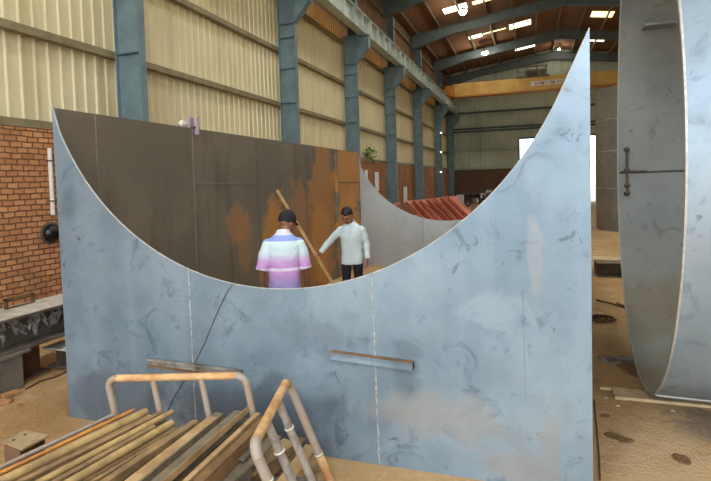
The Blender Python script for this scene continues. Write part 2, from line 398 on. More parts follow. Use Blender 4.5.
b = MB(); ribs(b, (XR, Y0, 0), (XR, Y1, 0), BR, EAVE+.2, (-1, 0, 0)); b.build('cladding', M['cream'], wr)
# back wall with the big open doorway
DX0, DX1, DZ = -.85, 5.1, 5.45
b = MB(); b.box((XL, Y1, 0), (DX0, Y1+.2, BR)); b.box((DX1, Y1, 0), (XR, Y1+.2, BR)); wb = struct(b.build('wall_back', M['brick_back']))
def slope(x): return EAVE+(RIDGE-EAVE)*(1-abs(x-XM)/(XM-XL)) if x < XM else RIDGE-(RIDGE-EAVE)*(x-XM)/(XR-XM)
b = MB()
ribs(b, (XL, Y1, 0), (DX0, Y1, 0), BR, 0, (0, -1, 0), ztop=lambda u: slope(XL+u))
ribs(b, (DX0, Y1, 0), (DX1, Y1, 0), DZ, 0, (0, -1, 0), ztop=lambda u: slope(DX0+u))
ribs(b, (DX1, Y1, 0), (XR, Y1, 0), BR, 0, (0, -1, 0), ztop=lambda u: slope(DX1+u))
b.build('cladding', M['backsheet'], wb)
for z in (3.05, 4.7, 6.35, 6.6, 8.0, 9.6):
    for x0, x1 in ((XL, DX0), (DX1, XR)) if z < DZ else ((XL, XR),):
        b = MB(); b.section(csec(.16, .12, .012, z-.08), (x0, Y1-.04, 0), (x1, Y1-.04, 0)); b.build('girt', M['rafter'] if z > 6 else M['backsheet'], wb)
b = MB(); b.box((DX0-.12, Y1-.1, 0), (DX0, Y1+.1, DZ)); b.box((DX1, Y1-.1, 0), (DX1+.12, Y1+.1, DZ)); b.box((DX0, Y1-.1, DZ), (DX1, Y1+.1, DZ+.15))
struct(b.build('trim_1', M['blue_dark']))
# roof with openings closed by skylight sheets
SKY = [(-3.98, 31.2, 1.35, 1.0, 'c'), (-2.4, 31.2, 1.2, .6, 'w'), (-2.2, 38.0, 1.5, .3, 'w'), (-.55, 38.05, 1.4, 1.25, 'c'), (-3.5, 38.1, .9, .8, 'c'), (-.3, 44.8, 1.5, 1.2, 'c'), (4.46, 37.9, 1.3, 1.3, 'w'), (4.8, 44.5, 1.15, .9, 'c')]
b = MB()
b.prism([(XL-.3, EAVE-.04), (XM, RIDGE), (XR+.3, EAVE-.04), (XR+.3, EAVE+.06), (XM, RIDGE+.1), (XL-.3, EAVE+.06)], lambda a, c, d: Vector((a, d, c)), Y0, Y1+.3)
ce = struct(b.build('ceiling', M['roof']))
for i in range(13):
    x = XL+.5+i*1.42
    if x > XR: break
    b = MB(); b.section(csec(.2, .07, .01, slope(x)-.26), (x, Y0, 0), (x, Y1, 0)); b.build('purlin', M['girt'], ce)
NAMES = ['bright skylight strip over the first visible roof bay, beside the round lamp', 'yellowed skylight sheet right of the bright strip in the nearest roof bay', 'thin yellowed skylight sheet left of the long strip in the middle roof bay',
         'long bright skylight strip below the ridge in the middle roof bay', 'small skylight strip low on the left slope in the middle roof bay', 'bright skylight strip in the last roof bay left of the ridge',
         'warm skylight strip right of the ridge, above the pointed plate tip', 'pale skylight strip right of the ridge in the last roof bay']
for (x, y, wx, wy, kk), nm in zip(SKY, NAMES):
    a = math.atan2(RIDGE-EAVE, XM-XL)*(1 if x < XM else -1)
    m = Matrix.Translation((x, y, slope(x)-.03)) @ Matrix.Rotation(-a, 4, 'Y')
    o = thing('roof_skylight', nm, 'skylight', (x, y, slope(x)-.03), 'roof skylights')
    MB().box((-wx/2, -wy/2, -.008), (wx/2, wy/2, .008), m).build('sheet', M['sky_panel'] if kk == 'c' else M['sky_warm'], o)
    b = MB(); t = .03
    for q0, q1 in (((-wx/2-t, -wy/2-t, -.015), (wx/2+t, -wy/2, .02)), ((-wx/2-t, wy/2, -.015), (wx/2+t, wy/2+t, .02)), ((-wx/2-t, -wy/2, -.015), (-wx/2, wy/2, .02)), ((wx/2, -wy/2, -.015), (wx/2+t, wy/2, .02))): b.box(q0, q1, m)
    b.build('frame', M['girt'], o)

for i, y in enumerate((-3.0, 4.5, 11.4, 18.2, 25.1)):  # added skylights, out of view, to brighten the near hall
    for x, sd in ((-2.6, 'left'), (6.4, 'right')):
        a = math.atan2(RIDGE-EAVE, XM-XL)*(1 if x < XM else -1); wx, wy = 1.4, 4.2
        m = Matrix.Translation((x, y, slope(x)-.03)) @ Matrix.Rotation(-a, 4, 'Y')
        o = thing('roof_skylight', 'added unseen skylight sheet for fill light on the %s roof slope, bay %s from the open front' % (sd, ('one', 'two', 'three', 'four', 'five')[i]), 'skylight', (x, y, slope(x)-.03), 'roof skylights')
        MB().box((-wx/2, -wy/2, -.008), (wx/2, wy/2, .008), m).build('sheet', M['sky_fill'], o)
# columns of the left side
CY_ = [1.2, 7.73, 14.32, 20.15, 26.3, 33.3, 41.0, 47.7]
def column(y):
    o = thing('steel_column', '', 'column', (XL+.2, y, 0), 'left row of steel columns')
    xo, xi, z1 = XL+.18, XL+.72, 7.88
    MB().box((xo, y-.008, 0), (xi, y+.008, z1)).build('web', M['blue'], o)
    for x in (xo, xi-.02): MB().box((x, y-.08, 0), (x+.02, y+.08, z1)).build('flange', M['blue'], o)
    for z in (1.6, 3.1, 4.5, 5.5, 6.4, 6.8): MB().box((xo+.02, y-.08, z), (xi-.02, y+.08, z+.02)).build('stiffener', M['blue_dark'], o)
    MB().box((xo, y-.2, 0), (xi+.08, y+.2, .03)).build('base_plate', M['blue_dark'], o)
    b = MB()                                    # haunched crane bracket
    b.prism([(xi, 6.8), (xi+.5, 7.4), (xi+.5, 7.86), (xi, 7.86)], lambda a, c, d: Vector((a, d, c)), y-.01, y+.01)
    b.box((xo, y-.17, 7.86), (xi+.54, y+.17, 7.89)); b.box((xi+.48, y-.13, 7.37), (xi+.51, y+.13, 7.86))
    b.prism([(xi, 6.8), (xi+.5, 7.4), (xi+.5, 7.42), (xi, 6.83)], lambda a, c, d: Vector((a, d, c)), y-.13, y+.13)
    b.build('crane_bracket', M['blue'], o)
    b = MB(); b.section(isec(.36, .24, .012, .018), (xo+.2, y, 7.895), (xo+.2, y, 10.34), (1, 0, 0)); b.build('upper_column', M['blue_dark'], o)
    return o
LAB = ['steel column beside the camera out of view', 'blue-grey steel column behind the left end of the dark side plate', 'blue-grey steel column rising behind the middle of the dark side plate',
       'blue-grey steel column behind the far end of the dark side plate', 'blue-grey steel column just past the rust-stained plate, beside the plant', 'slim blue-grey column in front of the red beam pile',
       'slim dark column carrying the row of daylight gap glows', 'dark corner column with crane bracket against the back wall']
c0 = column(CY_[1]); c0['label'] = LAB[1]
for i, y in enumerate(CY_):
    if i in (0, 1): continue
    o = dup(c0, (XL+.2, y, 0), LAB[i])
# crane runway beam
o = thing('crane_runway_beam', 'long pale crane runway beam resting on the column brackets', 'crane rail', (XL+1.0, Y0, 7.89))
b = MB(); xb = XL+1.0
b.section(isec(.715, .34, .014, .022, 7.895), (xb, Y0, 0), (xb, Y1-.3, 0))
for i in range(52):
    y = Y0+.5+i*1.05
    if y < Y1-.5: b.box((xb-.15, y, 7.91), (xb+.15, y+.03, 8.59))
b.build('girder', M['runway'], o)
MB().box((xb-.035, Y0, 8.61), (xb+.035, Y1-.3, 8.69)).build('rail', M['beam_dark'], o)
b = MB()
for i in range(36):
    y = Y0+i*1.5
    if y < Y1-.5: b.tube([(xb-.28, y, 8.61), (xb-.28, y, 9.08)], .012, 6)
b.tube([(xb-.28, Y0, 9.08), (xb-.28, Y1-.5, 9.08)], .016, 6)
b.tube([(xb-.28, Y0, 8.62), (xb-.1, Y0, 8.62)], .012, 6)
b.build('handrail', M['beam_dark'], o)
# rafters
def rafter(y):
    o = thing('roof_rafter', '', 'rafter', (XM, y, EAVE), 'roof rafters')
    for sg, xe in ((-1, XL+.2), (1, XR-.1)):
        ze, zr = EAVE-.28, RIDGE-.28
        P = lambda a, c, d: Vector((a, d, c))
        b = MB()
        d0 = .95 ; d1 = .62
        xk = xe+(XM-xe)*.28; zk = ze+(zr-ze)*.28
        b.prism([(xe, ze-d0+.1), (xk, zk-d1+.08), (XM, zr-d1), (XM, zr), (xe, ze)], P, y-.012, y+.012)
        b.prism([(xe, ze-d0+.1), (xk, zk-d1+.08), (XM, zr-d1), (XM, zr-d1+.03), (xk, zk-d1+.11), (xe, ze-d0+.13)], P, y-.15, y+.15)
        b.prism([(xe, ze-.03), (XM, zr-.03), (XM, zr), (xe, ze)], P, y-.15, y+.15)
        b.build('rafter_half', M['rafter'], o)
    return o
RL = {1: 'rafter over the camera side of the hall', 14.85: '', }
r0 = rafter(CY_[4]); r0['label'] = 'nearest visible grey roof rafter crossing the top edge of view'
for y, lb in ((33.3, 'second visible grey rafter, in front of the middle row of skylights'), (41.0, 'third visible grey rafter, with the round lamp hung beside it'), (47.9, 'last dark rafter lying against the back gable wall')):
    dup(r0, (XM, y, EAVE), lb)
for y, lb in ((7.73, 'rafter above the steel trough, overhead'), (14.32, 'overhead rafter above the middle of the trough side plate'), (20.15, 'overhead rafter above the far end of the trough')):
    dup(r0, (XM, y, EAVE), lb)
# overhead crane
yc = 43.4; x0, x1 = XL+.88, XR-1.0
o = thing('overhead_crane', 'yellow overhead travelling crane spanning the hall near the back wall', 'crane', (XM, yc, 8.5))
b = MB(); b.box((x0+.5, yc-.35, 8.75), (x1-.5, yc+.35, 9.75)); b.build('girder', M['crane'], o)
b = MB(); b.box((x0+.6, yc-.5, 8.66), (x1-.5, yc+.42, 8.76)); b.build('girder_flange', M['crane_dk'], o)
for x in (x0+.12, x1-.12):
    b = MB(); b.box((x-.2, yc-1.6, 8.76), (x+.2, yc+1.6, 9.2)); b.box((x-.2, yc-.6, 8.74), (x+.5 if x < 0 else x+.35, yc+.6, 9.6)); e = b.build('end_carriage', M['crane_dk'], o)
    for q in (-1.3, 1.3): MB().lathe([(.02, -.08), (.16, -.08), (.16, .08), (.02, .08)], (x, yc+q, 8.855), 'x', 16).build('wheel', M['beam_dark'], e)
tr = MB(); tx = .2
for xx in (-1.0, -.4, .35, 1.0):
    tr.box((tx+xx-.04, yc-.45, 9.76), (tx+xx+.04, yc-.37, 10.55))
tr.box((tx-1.1, yc-.5, 10.5), (tx+1.1, yc-.38, 10.58)); tr.box((tx-1.1, yc-.5, 10.15), (tx+1.1, yc-.42, 10.2)); tr.box((tx-1.2, yc-.5, 9.76), (tx+1.2, yc+.5, 9.86))
tr.lathe([(.05, -.5), (.26, -.5), (.26, .5), (.05, .5)], (tx, yc, 10.15), 'x', 16); tr.box((tx+.55, yc-.2, 9.86), (tx+.95, yc+.2, 10.35))
tr.build('hoist_trolley', M['beam_dark'], o)
sg = MB().box((-1.15+1.2, yc-.37, 9.08), (2.9, yc-.352, 9.42)).build('sign_board', M['white'], o)
b = MB()                                         # lettering too small to read in the photograph: short strokes
xx = .12; rr = random.Random(3)
while xx < 2.75:
    w = rr.choice((.09, .12, .15)); hh = .2
    b.box((xx, yc-.376, 9.15), (xx+.03, yc-.371, 9.15+hh)); 
    if rr.random() < .7: b.box((xx, yc-.376, 9.15+rr.choice((0, .085, .17))), (xx+w, yc-.371, 9.15+rr.choice((.2,.03+.17))))if rr.random() < .25 else b.box((xx+.03, yc-.376, 9.32), (xx+w, yc-.371, 9.35))
    if rr.random() < .6: b.box((xx+w-.03, yc-.376, 9.15), (xx+w, yc-.371, 9.15+hh))
    xx += w+.06+(.12 if rr.random() < .12 else 0)
b.build('lettering', M['sign_red'], sg)
# lamps, and glowing spots for daylight gaps
for (px, py, Y, rad, lb, pw) in ((485, 53, 40.0, .2, 'round high bay lamp hanging under the left roof slope above the crane', 120), (463, 12, 30.2, .2, 'round high bay lamp glowing beside the nearest skylight strip', 90), (559, 49, 46.3, .1, 'tiny round lamp below the ridge near the back wall', 30)):
    p = ony(px, py, Y)
    o = thing('high_bay_lamp', lb, 'lamp', p, 'high bay lamps')
    MB().sphere(p, (rad, rad, rad*.8)).build('bulb', M['lamp'], o, True)
    MB().lathe([(.04, rad*1.1), (.1, rad*.9), (rad*1.25, rad*.3), (rad*1.3, rad*.25), (.12, rad*.95), (.04, rad*1.2)], p, 'z', 20).build('reflector', M['beam_dark'], o, True)
    MB().tube([p+Vector((0, 0, rad)), (p.x, p.y, slope(p.x)-.1)], .015, 6).build('stem', M['beam_dark'], o)
    L = bpy.data.lights.new('high_bay_light', 'POINT'); L.energy = pw; L.color = (1, .93, .8); L.shadow_soft_size = rad
    lo = bpy.data.objects.new('high_bay_light', L); COL.objects.link(lo); lo.location = p-Vector((0, 0, rad+.1))
for py, lb in ((133, 'small glowing spot for a daylight gap, topmost on the slim dark column'), (152, 'small glowing spot for a daylight gap, in the middle on the slim dark column'), (172, 'small glowing spot for a daylight gap, lowest on the slim dark column')):
    p = ony(441, py, 40.89)  # bright daylight through girt gaps, put in as small glowing balls
    o = thing('gap_glow', lb, 'lamp', p, 'daylight gap glows on the column')
    MB().sphere(p, (.05, .05, .05), 12, 8).build('glow_spot', M['gap_light'], o, True)
    MB().box((p.x-.09, p.y+.03, p.z-.09), (p.x+.09, p.y+.101, p.z+.09)).build('mount_plate', M['beam_dark'], o)

# ------------------------------------------------------------------ the steel trough
YF, XS, XE, YE, ZT = 3.68, -4.085, .36, 12.7, 2.86
T = thing('steel_trough', 'large welded steel plate trough with curved cut-out ends', 'steel structure', (-1.9, YF, 0))
def saddle(y, th, x0, x1, zl, zr, cx, cz, Rr):
    pts = [(x0, 0), (x1, 0), (x1, zr)]
    n = 72; xa, xb_ = x1-.17, x0+.06
    for i in range(n+1):
        u = i/n; x = xa+(xb_-xa)*(.5-.5*math.cos(math.pi*u)); pts.append((x, cz-math.sqrt(Rr*Rr-(x-cx)**2)))
    pts.append((x0-.012, zl)); pts[0] = (x0-.0, 0)
    return MB().prism(pts, lambda a, c, d: Vector((a, d, c)), y, y+th)
fp = saddle(YF, .02, XS, XE, 2.88, 3.03, -1.92, 3.6, 2.313).build('front_plate', M['plate'], T)
# bright cut edge of the arch
def arch_edge(y, x0, x1, zl, zr, cx, cz, Rr, r_):
    pts = [(x0-.01, y, zl)]; n = 60; xa, xb_ = x0+.06, x1-.17
    for i in range(n+1):
        u = i/n; x = xa+(xb_-xa)*(.5-.5*math.cos(math.pi*u)); pts.append((x, y, cz-math.sqrt(Rr*Rr-(x-cx)**2)))
    pts.append((x1, y, zr)); return MB().tube(pts, r_, 8)
e = arch_edge(YF+.004, XS, XE, 2.88, 3.03, -1.92, 3.6, 2.313, .0045).build('cut_edge', M['rim'], fp, True); e['label'] = 'bright cut edge of the arch'
def bead(pts, r_=.006):
    P = []
    for i in range(len(pts)-1):
        a, c_ = Vector(pts[i]), Vector(pts[i+1]); n = max(2, int((c_-a).length/.03))
        P += [a.lerp(c_, j/n) for j in range(n)]
    P.append(Vector(pts[-1]))
    return MB().tube([p+Vector((random.uniform(-.002, .002), 0, 0)) for p in P], [r_*random.uniform(.7, 1.3) for _ in P], 8)
def archz(x): return 3.6-math.sqrt(2.313**2-(x+1.92)**2)
bead([(-2.70, YF-.001, archz(-2.7)), (-2.69, YF-.001, 0.01)], .006).build('weld_seam', M['weld'], fp, True)
bead([(-1.11, YF-.001, archz(-1.11)), (-1.09, YF-.001, 0.01)], .007).build('weld_seam', M['weld'], fp, True)
bead([(-.06, YF+.002, 1.35), (-.05, YF+.002, .6)], .004).build('weld_seam', M['plate'], fp, True)
sp = MB().box((XS-.01, YF+.02, 0), (XS+.012, YE, ZT)).build('side_plate', M['side'], T)
for pts in ([(4.16, 2.86), (4.16, .02)], [(5.75, 2.86), (5.72, .02)], [(7.42, 2.86), (7.42, .02)], [(5.73, 2.15), (7.42, 2.13)], [(9.31, 2.86), (9.31, .02)], [(10.95, 2.86), (10.95, .02)], [(10.95, 2.13), (12.68, 2.1)]):
    bead([(XS+.013, a, c_) for a, c_ in pts], .008).build('weld_seam', M['block_grey'] if pts[0][0] < 6 else M['weld_dark'], sp, True)
for q in (10.92,): MB().box((XS+.012, q, .02), (XS+.05, q+.07, ZT-.02)).build('stiffener', M['side'], sp)
fr = saddle(YE, .02, XS, XE, 2.88, 2.95, -1.92, 3.45, 2.32).build('far_plate', M['far_plate'], T)
bead([(-2.5, YE-.001, 1.19), (-2.5, YE-.001, .02)], .008).build('weld_seam', M['weld'], fr, True)
MB().box((XE-.02, YF+.02, 0), (XE, YE, 2.7)).build('side_plate', M['side'], T)
# short angle bars tacked to the front plate
a0, a1 = ony(333, 354, YF), ony(414, 365, YF)
b = MB(); b.section([(0, 0), (-.05, 0), (-.05, .05), (-.044, .05), (-.044, .006), (0, .006)], a0+Vector((0, 0, -.02)), a1+Vector((0, 0, -.02)))
b = MB()
dirv = (a1-a0).normalized()
b.section([(.0, -.028), (.052, -.028), (.052, .028), (.0, .028)], a0, a1)
b.section([(.052, .018), (.062, .018), (.062, .028), (.052, .028)], a0, a1)
ab = b.build('angle_bar', M['plate'], T, bevel=.003); ab['label'] = 'short box-like bar tacked across the seam'
b = MB(); b.section([(0, .0285), (.054, .0285), (.054, .0325), (0, .0325)], a0, a1); b.build('rust_face', M['bar_brown'], ab)
MB().section([(.006, -.02), (.046, -.02), (.046, .02), (.006, .02)], a1-dirv*.004, a1+dirv*.0015).build('end_shade', M['dark_in'], ab)  # dark slab painted for the shade inside, the bar is solid
a0, a1 = ony(150, 361, YF), ony(243, 373, YF)
b = MB(); b.section([(0, -.03), (.012, -.03), (.012, .03), (0, .03)], a0, a1); b.section([(0, .02), (.05, .02), (.05, .03), (0, .03)], a0, a1)
ab = b.build('angle_bar', M['scrap'], T); ab['label'] = 'thin angle tacked behind the pipe rail'
b = MB(); b.section([(.0, -.045), (.02, -.045), (.02, -.03), (0, -.03)], a0-Vector((.02, 0, 0)), a1-Vector((.25, 0, 0))); b.build('rust_face', M['bar_brown'], ab)
# thin cable over the edge
pts = [ony(231, 286, YF-.012), ony(227, 291, YF-.012), ony(222, 302, YF-.008), ony(213, 322, YF-.007), ony(204, 344, YF-.007), ony(195, 362, YF-.007), ony(184, 380, YF-.007), ony(172, 400, YF-.007), ony(160, 428, YF-.02), onz(150, 437, .012)]
top = [Vector((pts[0].x+.03, YF+.06, .9)), Vector((pts[0].x+.02, YF+.035, 1.2)), Vector((pts[0].x+.015, YF+.028, archz(pts[0].x+.015)+.0)), Vector((pts[0].x+.01, YF+.01, archz(pts[0].x+.01)+.014))]
o = MB().tube(top+pts, .0035, 8).build('thin_cable', M['beam_dark'], None, True)
tag(o, 'thin dark cable hanging over the curved plate edge', 'cable', None, 'thing')
# tube stub and pale rag on the dark plate's top edge
p = onx(194, 124, XS)
o = thing('clamp_bracket', 'small lilac-grey upright tube clamped on the dark plate top edge', 'bracket', (XS, p.y, ZT))
b = MB(); y = p.y
b.box((XS-.05, y-.07, ZT-.06), (XS-.012, y+.07, ZT+.14)); b.build('back_plate', M['purple'], o)
MB().tube([(XS+.03, y+.01, ZT-.08), (XS+.03, y+.01, ZT+.14)], .035, 14).build('tube', M['purple'], o, True)
MB().box((XS-.04, y-.06, ZT), (XS+.045, y+.06, ZT+.02)).build('saddle', M['beam_dark'], o)
y2 = onx(183, 122, XS).y
b = MB(); b.sphere((XS, y2, ZT+.035), (.04, .075, .04), 16, 10)
for v in b.bm.verts: v.co += Vector([random.uniform(-.012, .012) for _ in range(3)])
tag(b.build('crumpled_rag', M['white'], None, True), 'crumpled white rag lying on the dark plate top edge', 'rag', None, 'thing')

# ------------------------------------------------------------------ rolled shell on the right
RC, RR_ = Vector((1.03, 6.0, 2.17)), 2.17
RS = thing('rolled_shell', 'huge rolled steel shell ring standing on its side', 'steel shell', (1.03, 6.0, 0))
rotz = Matrix.Rotation(-.05, 3, 'Z')
def rp_(t, rad, h):
    c_, s_ = math.cos(t), math.sin(t)
    bz = rad if s_ < 0 else rad*1.2
    if s_ > 0 and c_ > 0: c_ = c_**.5
    elif s_ > 0: c_ = -((-c_)**1.15)
    return RC+rotz @ Vector((h, rad*c_, 0))+Vector((0, 0, bz*s_))
NR = 128
def shell_band(r0_, r1_, h0, h1):
    b = MB(); prof = [(r1_, h0), (r1_, h1), (r0_, h1), (r0_, h0)]
    v = [rp_(2*math.pi*i/NR, r_, h_) for i in range(NR) for r_, h_ in prof]; f = []
    for i in range(NR):
        j = (i+1) % NR
        for q in range(4): f.append((i*4+q, j*4+q, j*4+(q+1) % 4, i*4+(q+1) % 4))
    return b.add(v, f)
sh = shell_band(RR_-.032, RR_-.014, .01, 2.6).build('inner_skin', M['ring_in'], RS, True)
so = shell_band(RR_-.0139, RR_, .01, 2.6).build('outer_skin', M['ring_out'], RS, True)
rm = shell_band(RR_-.030, RR_+.001, -.003, .011).build('rim', M['rim'], RS, True); rm['label'] = 'bright ground rim of the shell'
t0 = math.asin((2.13-2.17)/RR_)
bp = [rp_(t0+.002*h, RR_-.036, h) for h in np.linspace(.02, 2.55, 20)]
MB().tube(bp, .011, 8).build('weld_seam', M['weld_dark'], sh, True)
br = MB(); pa, pb = rp_(.115, RR_-.06, .11), rp_(-.15, RR_-.06, .11)
br.tube([pa, pb], .016, 10)
for t_ in (.11, 0, -.1, -.15): br.sphere(rp_(t_, RR_-.06, .11), (.04, .05, .034), 12, 8)
br.build('brace_bracket', M['beam_dark'], RS)
MB().tube([rp_(-.012, RR_-.06, .02), rp_(-.012, RR_-.06, .35)], .014, 8).build('brace_bracket', M['beam_dark'], RS)
tt = rp_(math.asin(min(.99, (3.97-2.17)/(RR_*1.2))), RR_, .38)
MB().box((tt.x-.13, tt.y-.28, tt.z-.02), (tt.x+.22, tt.y+.02, tt.z+.012)).build('lug', M['ring_in'], RS)
# pale line low on the outside
MB().tube([rp_(-math.pi/2-.40, RR_+.004, h) for h in (.02, .8, 1.6, 2.55)], .012, 8).build('weld_seam', M['rim'], so, True)
# chocks under it
for yy, lb in ((5.62, 'pale plank lying on the sand under the rolled shell'),):
    o = MB().box((.72, 5.40, 0), (2.4, 5.63, .027)).build('plank', M['plank'], None, bevel=.004); tag(recentre(o, (1.5, 5.55, 0)), lb, 'plank', None, 'thing')

# dark upright shell far behind
D = thing('upright_shell', 'tall dark upright steel shell standing by the far doorway', 'steel shell', (4.15, 23.0, 0))
def ringz(r0_, r1_, z0, z1, c_):
    b = MB(); n = 64; v = []; f = []
    for i in range(n):
        a = 2*math.pi*i/n
        for r_, z in ((r1_, z0), (r1_, z1), (r0_, z1), (r0_, z0)): v.append((c_[0]+r_*math.cos(a), c_[1]+r_*math.sin(a), z))
    for i in range(n):
        j = (i+1) % n
        for q in range(4): f.append((i*4+q, j*4+q, j*4+(q+1) % 4, i*4+(q+1) % 4))
    return b.add(v, f)
ctr = (4.15, 23.0)
for z0, z1 in ((0, 1.62), (1.62, 3.02), (3.02, 4.2), (4.2, 5.4)):
    cz_ = ringz(1.68, 1.7, z0, z1, ctr).build('course', M['dkshell'], D, True)
    if z0: ringz(1.695, 1.712, z0-.012, z0+.012, ctr).build('weld_seam', M['weld'], D, True)

# ------------------------------------------------------------------ left side: beams by the brick wall
HB = thing('stacked_beam', 'dark H-beam with pale sheet on top lying on blocks by the brick wall', 'steel beam', (-5.45, 4.5, .40))
zb, zt = .40, .775
b = MB(); b.section(isec(zt-zb, .5, .02, .028, zb), (-5.45, 1.6, 0), (-5.45, 9.5, 0)); b.build('beam', M['beam_dark'], HB)
MB().box((-5.72, 1.6, zt), (-5.2, 9.5, zt+.012)).build('top_sheet', M['beam_pale'], HB)
b = MB(); rr = random.Random(5); NU, NV = 40, 6; vv = []; ff = []
for i in range(NU+1):
    ya = 3.7+1.15*i/NU; mid = .62+.05*math.sin(i*.5)+.03*math.sin(i*1.3); hw = .05+.035*abs(math.sin(i*.37+1))+(.06 if i in (13, 14, 26, 27) else 0)
    for j in range(NV+1):
        vv.append((-5.422+rr.uniform(0, .03)+.012*math.sin(j*2+i*.8), ya+rr.uniform(-.008, .008), mid+hw*(2*j/NV-1)-(.05 if i in (13, 14, 26, 27) else 0)+rr.uniform(-.006, .006)))
for i in range(NU):
    if i % 9 == 5: continue
    for j in range(NV): ff.append((i*(NV+1)+j, (i+1)*(NV+1)+j, (i+1)*(NV+1)+j+1, i*(NV+1)+j+1))
b.add(vv, ff)
b.build('film_wrap', M['film'], HB, True)
o = thing('support_block', 'grey steel support block under the near part of the dark H-beam', 'block', (-5.4, 3.95, 0), 'blocks under the beam')
b = MB(); b.box((-5.62, 3.62, 0), (-5.2, 4.13, .375)); b.build('body', M['block_grey'], o, bevel=.006); MB().box((-5.66, 3.55, .375), (-5.16, 4.2, .40)).build('cap_plate', M['block_grey'], o)
o = thing('support_block', 'brown steel support block behind the grey block under the H-beam', 'block', (-5.5, 4.45, 0), 'blocks under the beam')
b = MB(); b.section(isec(.4, .34, .02, .02), (-5.55, 4.22, 0), (-5.55, 4.62, 0)); b.build('body', M['block_brown'], o)
o = thing('steel_channel', 'pale-edged short beam lying low beneath the dark H-beam', 'steel beam', (-5.35, 5.6, 0))
b = MB(); b.section(isec(.22, .3, .02, .02, .02), (-5.32, 4.66, 0), (-5.32, 7.4, 0)); b.build('beam', M['beam_dark'], o)
MB().box((-5.5, 4.62, .242), (-5.12, 7.4, .26)).build('top_sheet', M['beam_pale'], o)
# bits on top of the beam
p = onz(14, 303, .79); o = thing('rusty_angle_stand', 'small rusty rectangular stand standing on the pale beam top', 'frame', (p.x, p.y, .79))
b = MB(); x = -5.62
for A, B in (((x-.02, 4.28, .79), (x+.02, 4.31, .9)), ((x-.02, 4.62, .79), (x+.02, 4.65, .9)), ((x-.02, 4.28, .88), (x+.02, 4.65, .91)), ((x-.02, 4.28, .79), (x+.02, 4.65, .80))): b.box(A, B)
b.build('frame', M['bar_brown'], o); o.location = (x, 4.46, .79)
for ch in o.children: ch.data.transform(Matrix.Translation(Vector((p.x-x, p.y-4.46, 0))))
o = MB().box((-5.66, 3.55, .787), (-5.48, 4.12, .87)).build('grey_block', M['block_grey'], None, bevel=.006); tag(recentre(o, (-5.57, 3.85, .787)), 'dark grey steel block lying on the pale beam top', 'block', None, 'thing')
# dome and white pipe on the brick wall
p = onx(50, 233, XL+.17)
o = thing('dome_cover', 'black glossy dome on the brick wall beside the trough corner', 'dome', p)
b = MB(); prof = [(.005, .13)]+[(.14*math.cos(a), .13*math.sin(a)) for a in np.linspace(1.4, 0, 10)]+[(.16, 0), (.16, -.0)]
b.lathe([(max(r_, .004), h) for r_, h in prof], (XL+.19, p.y, p.z), 'x', 28); b.build('dome', M['black'], o, True)
MB().lathe([(.02, 0), (.17, 0), (.17, .022), (.02, .022)], (XL+.172, p.y, p.z), 'x', 28).build('mount_flange', M['beam_dark'], o)
pA, pB = onx(48, 148, XL+.2), onx(50.5, 215, XL+.2)
o = thing('conduit_pipe', 'white vertical conduit pipe on the brick wall above the black dome', 'pipe', (XL+.2, pA.y, pB.z))
MB().tube([(XL+.205, pA.y+.02, pB.z-.0), (XL+.205, pA.y+.02, pA.z)], .032, 14).build('pipe', M['white'], o, True)
for q in (.2, .8): MB().box((XL+.17, pA.y-.03, pB.z+(pA.z-pB.z)*q), (XL+.243, pA.y+.07, pB.z+(pA.z-pB.z)*q+.02)).build('mount_clip', M['beam_dark'], o)
# white boards on the far brick wall
for (px, ya, yb_, w, lb) in ((366, 170, 184, .5, 'short white board on the far brick wall below the plant'), (376.5, 172, 191, .8, 'tall white board on the far brick wall beside the slim column'), (405, 187, 203, 1.1, 'white board on the brick wall by the red beam pile')):
    A, B = onx(px, ya, XL+.19), onx(px, yb_, XL+.19)
    o = thing('white_board', lb, 'board', (XL+.18, A.y, B.z), 'white boards on the left wall')
    MB().box((XL+.172, A.y-w/2, B.z), (XL+.2, A.y+w/2, A.z)).build('panel', M['white'], o)
    b = MB(); t = .03
    for q in (-1, 1): b.box((XL+.172, A.y+q*w/2-t, B.z), (XL+.21, A.y+q*w/2+t, A.z))
    b.build('frame', M['girt'], o)
# plant sprouting on the brick ledge
p = onx(368, 155, XL+.24)
o = thing('ledge_plant', 'small bright green plant sprouting on the far brick ledge', 'plant', (p.x, p.y, BR))
rr = random.Random(2); b = MB(); st = MB()
for i in range(46):
    q = Vector((p.x+rr.uniform(-.06, .22), p.y+rr.gauss(0, .42), p.z+rr.gauss(0, .2)+.02)); s_ = rr.uniform(.09, .17)
    m = Matrix.Translation(q) @ Matrix.Rotation(rr.uniform(0, 6), 4, 'Z') @ Matrix.Rotation(rr.uniform(-1, 1), 4, 'X')
    b.add([m @ Vector(v) for v in ((0, -s_, 0), (s_*.5, 0, .02), (0, s_, 0), (-s_*.5, 0, .02))], [(0, 1, 2, 3)])
for i in range(5):
    st.tube([(p.x+.02, p.y+.1*i-.2, BR+.1), (p.x+.05, p.y+.16*i-.35, BR+.25), (p.x+.05, p.y+.2*i-.4, p.z+.1)], .012, 6)
b.build('leaves', M['leaf'], o); st.build('stem', M['twig'], o, True)

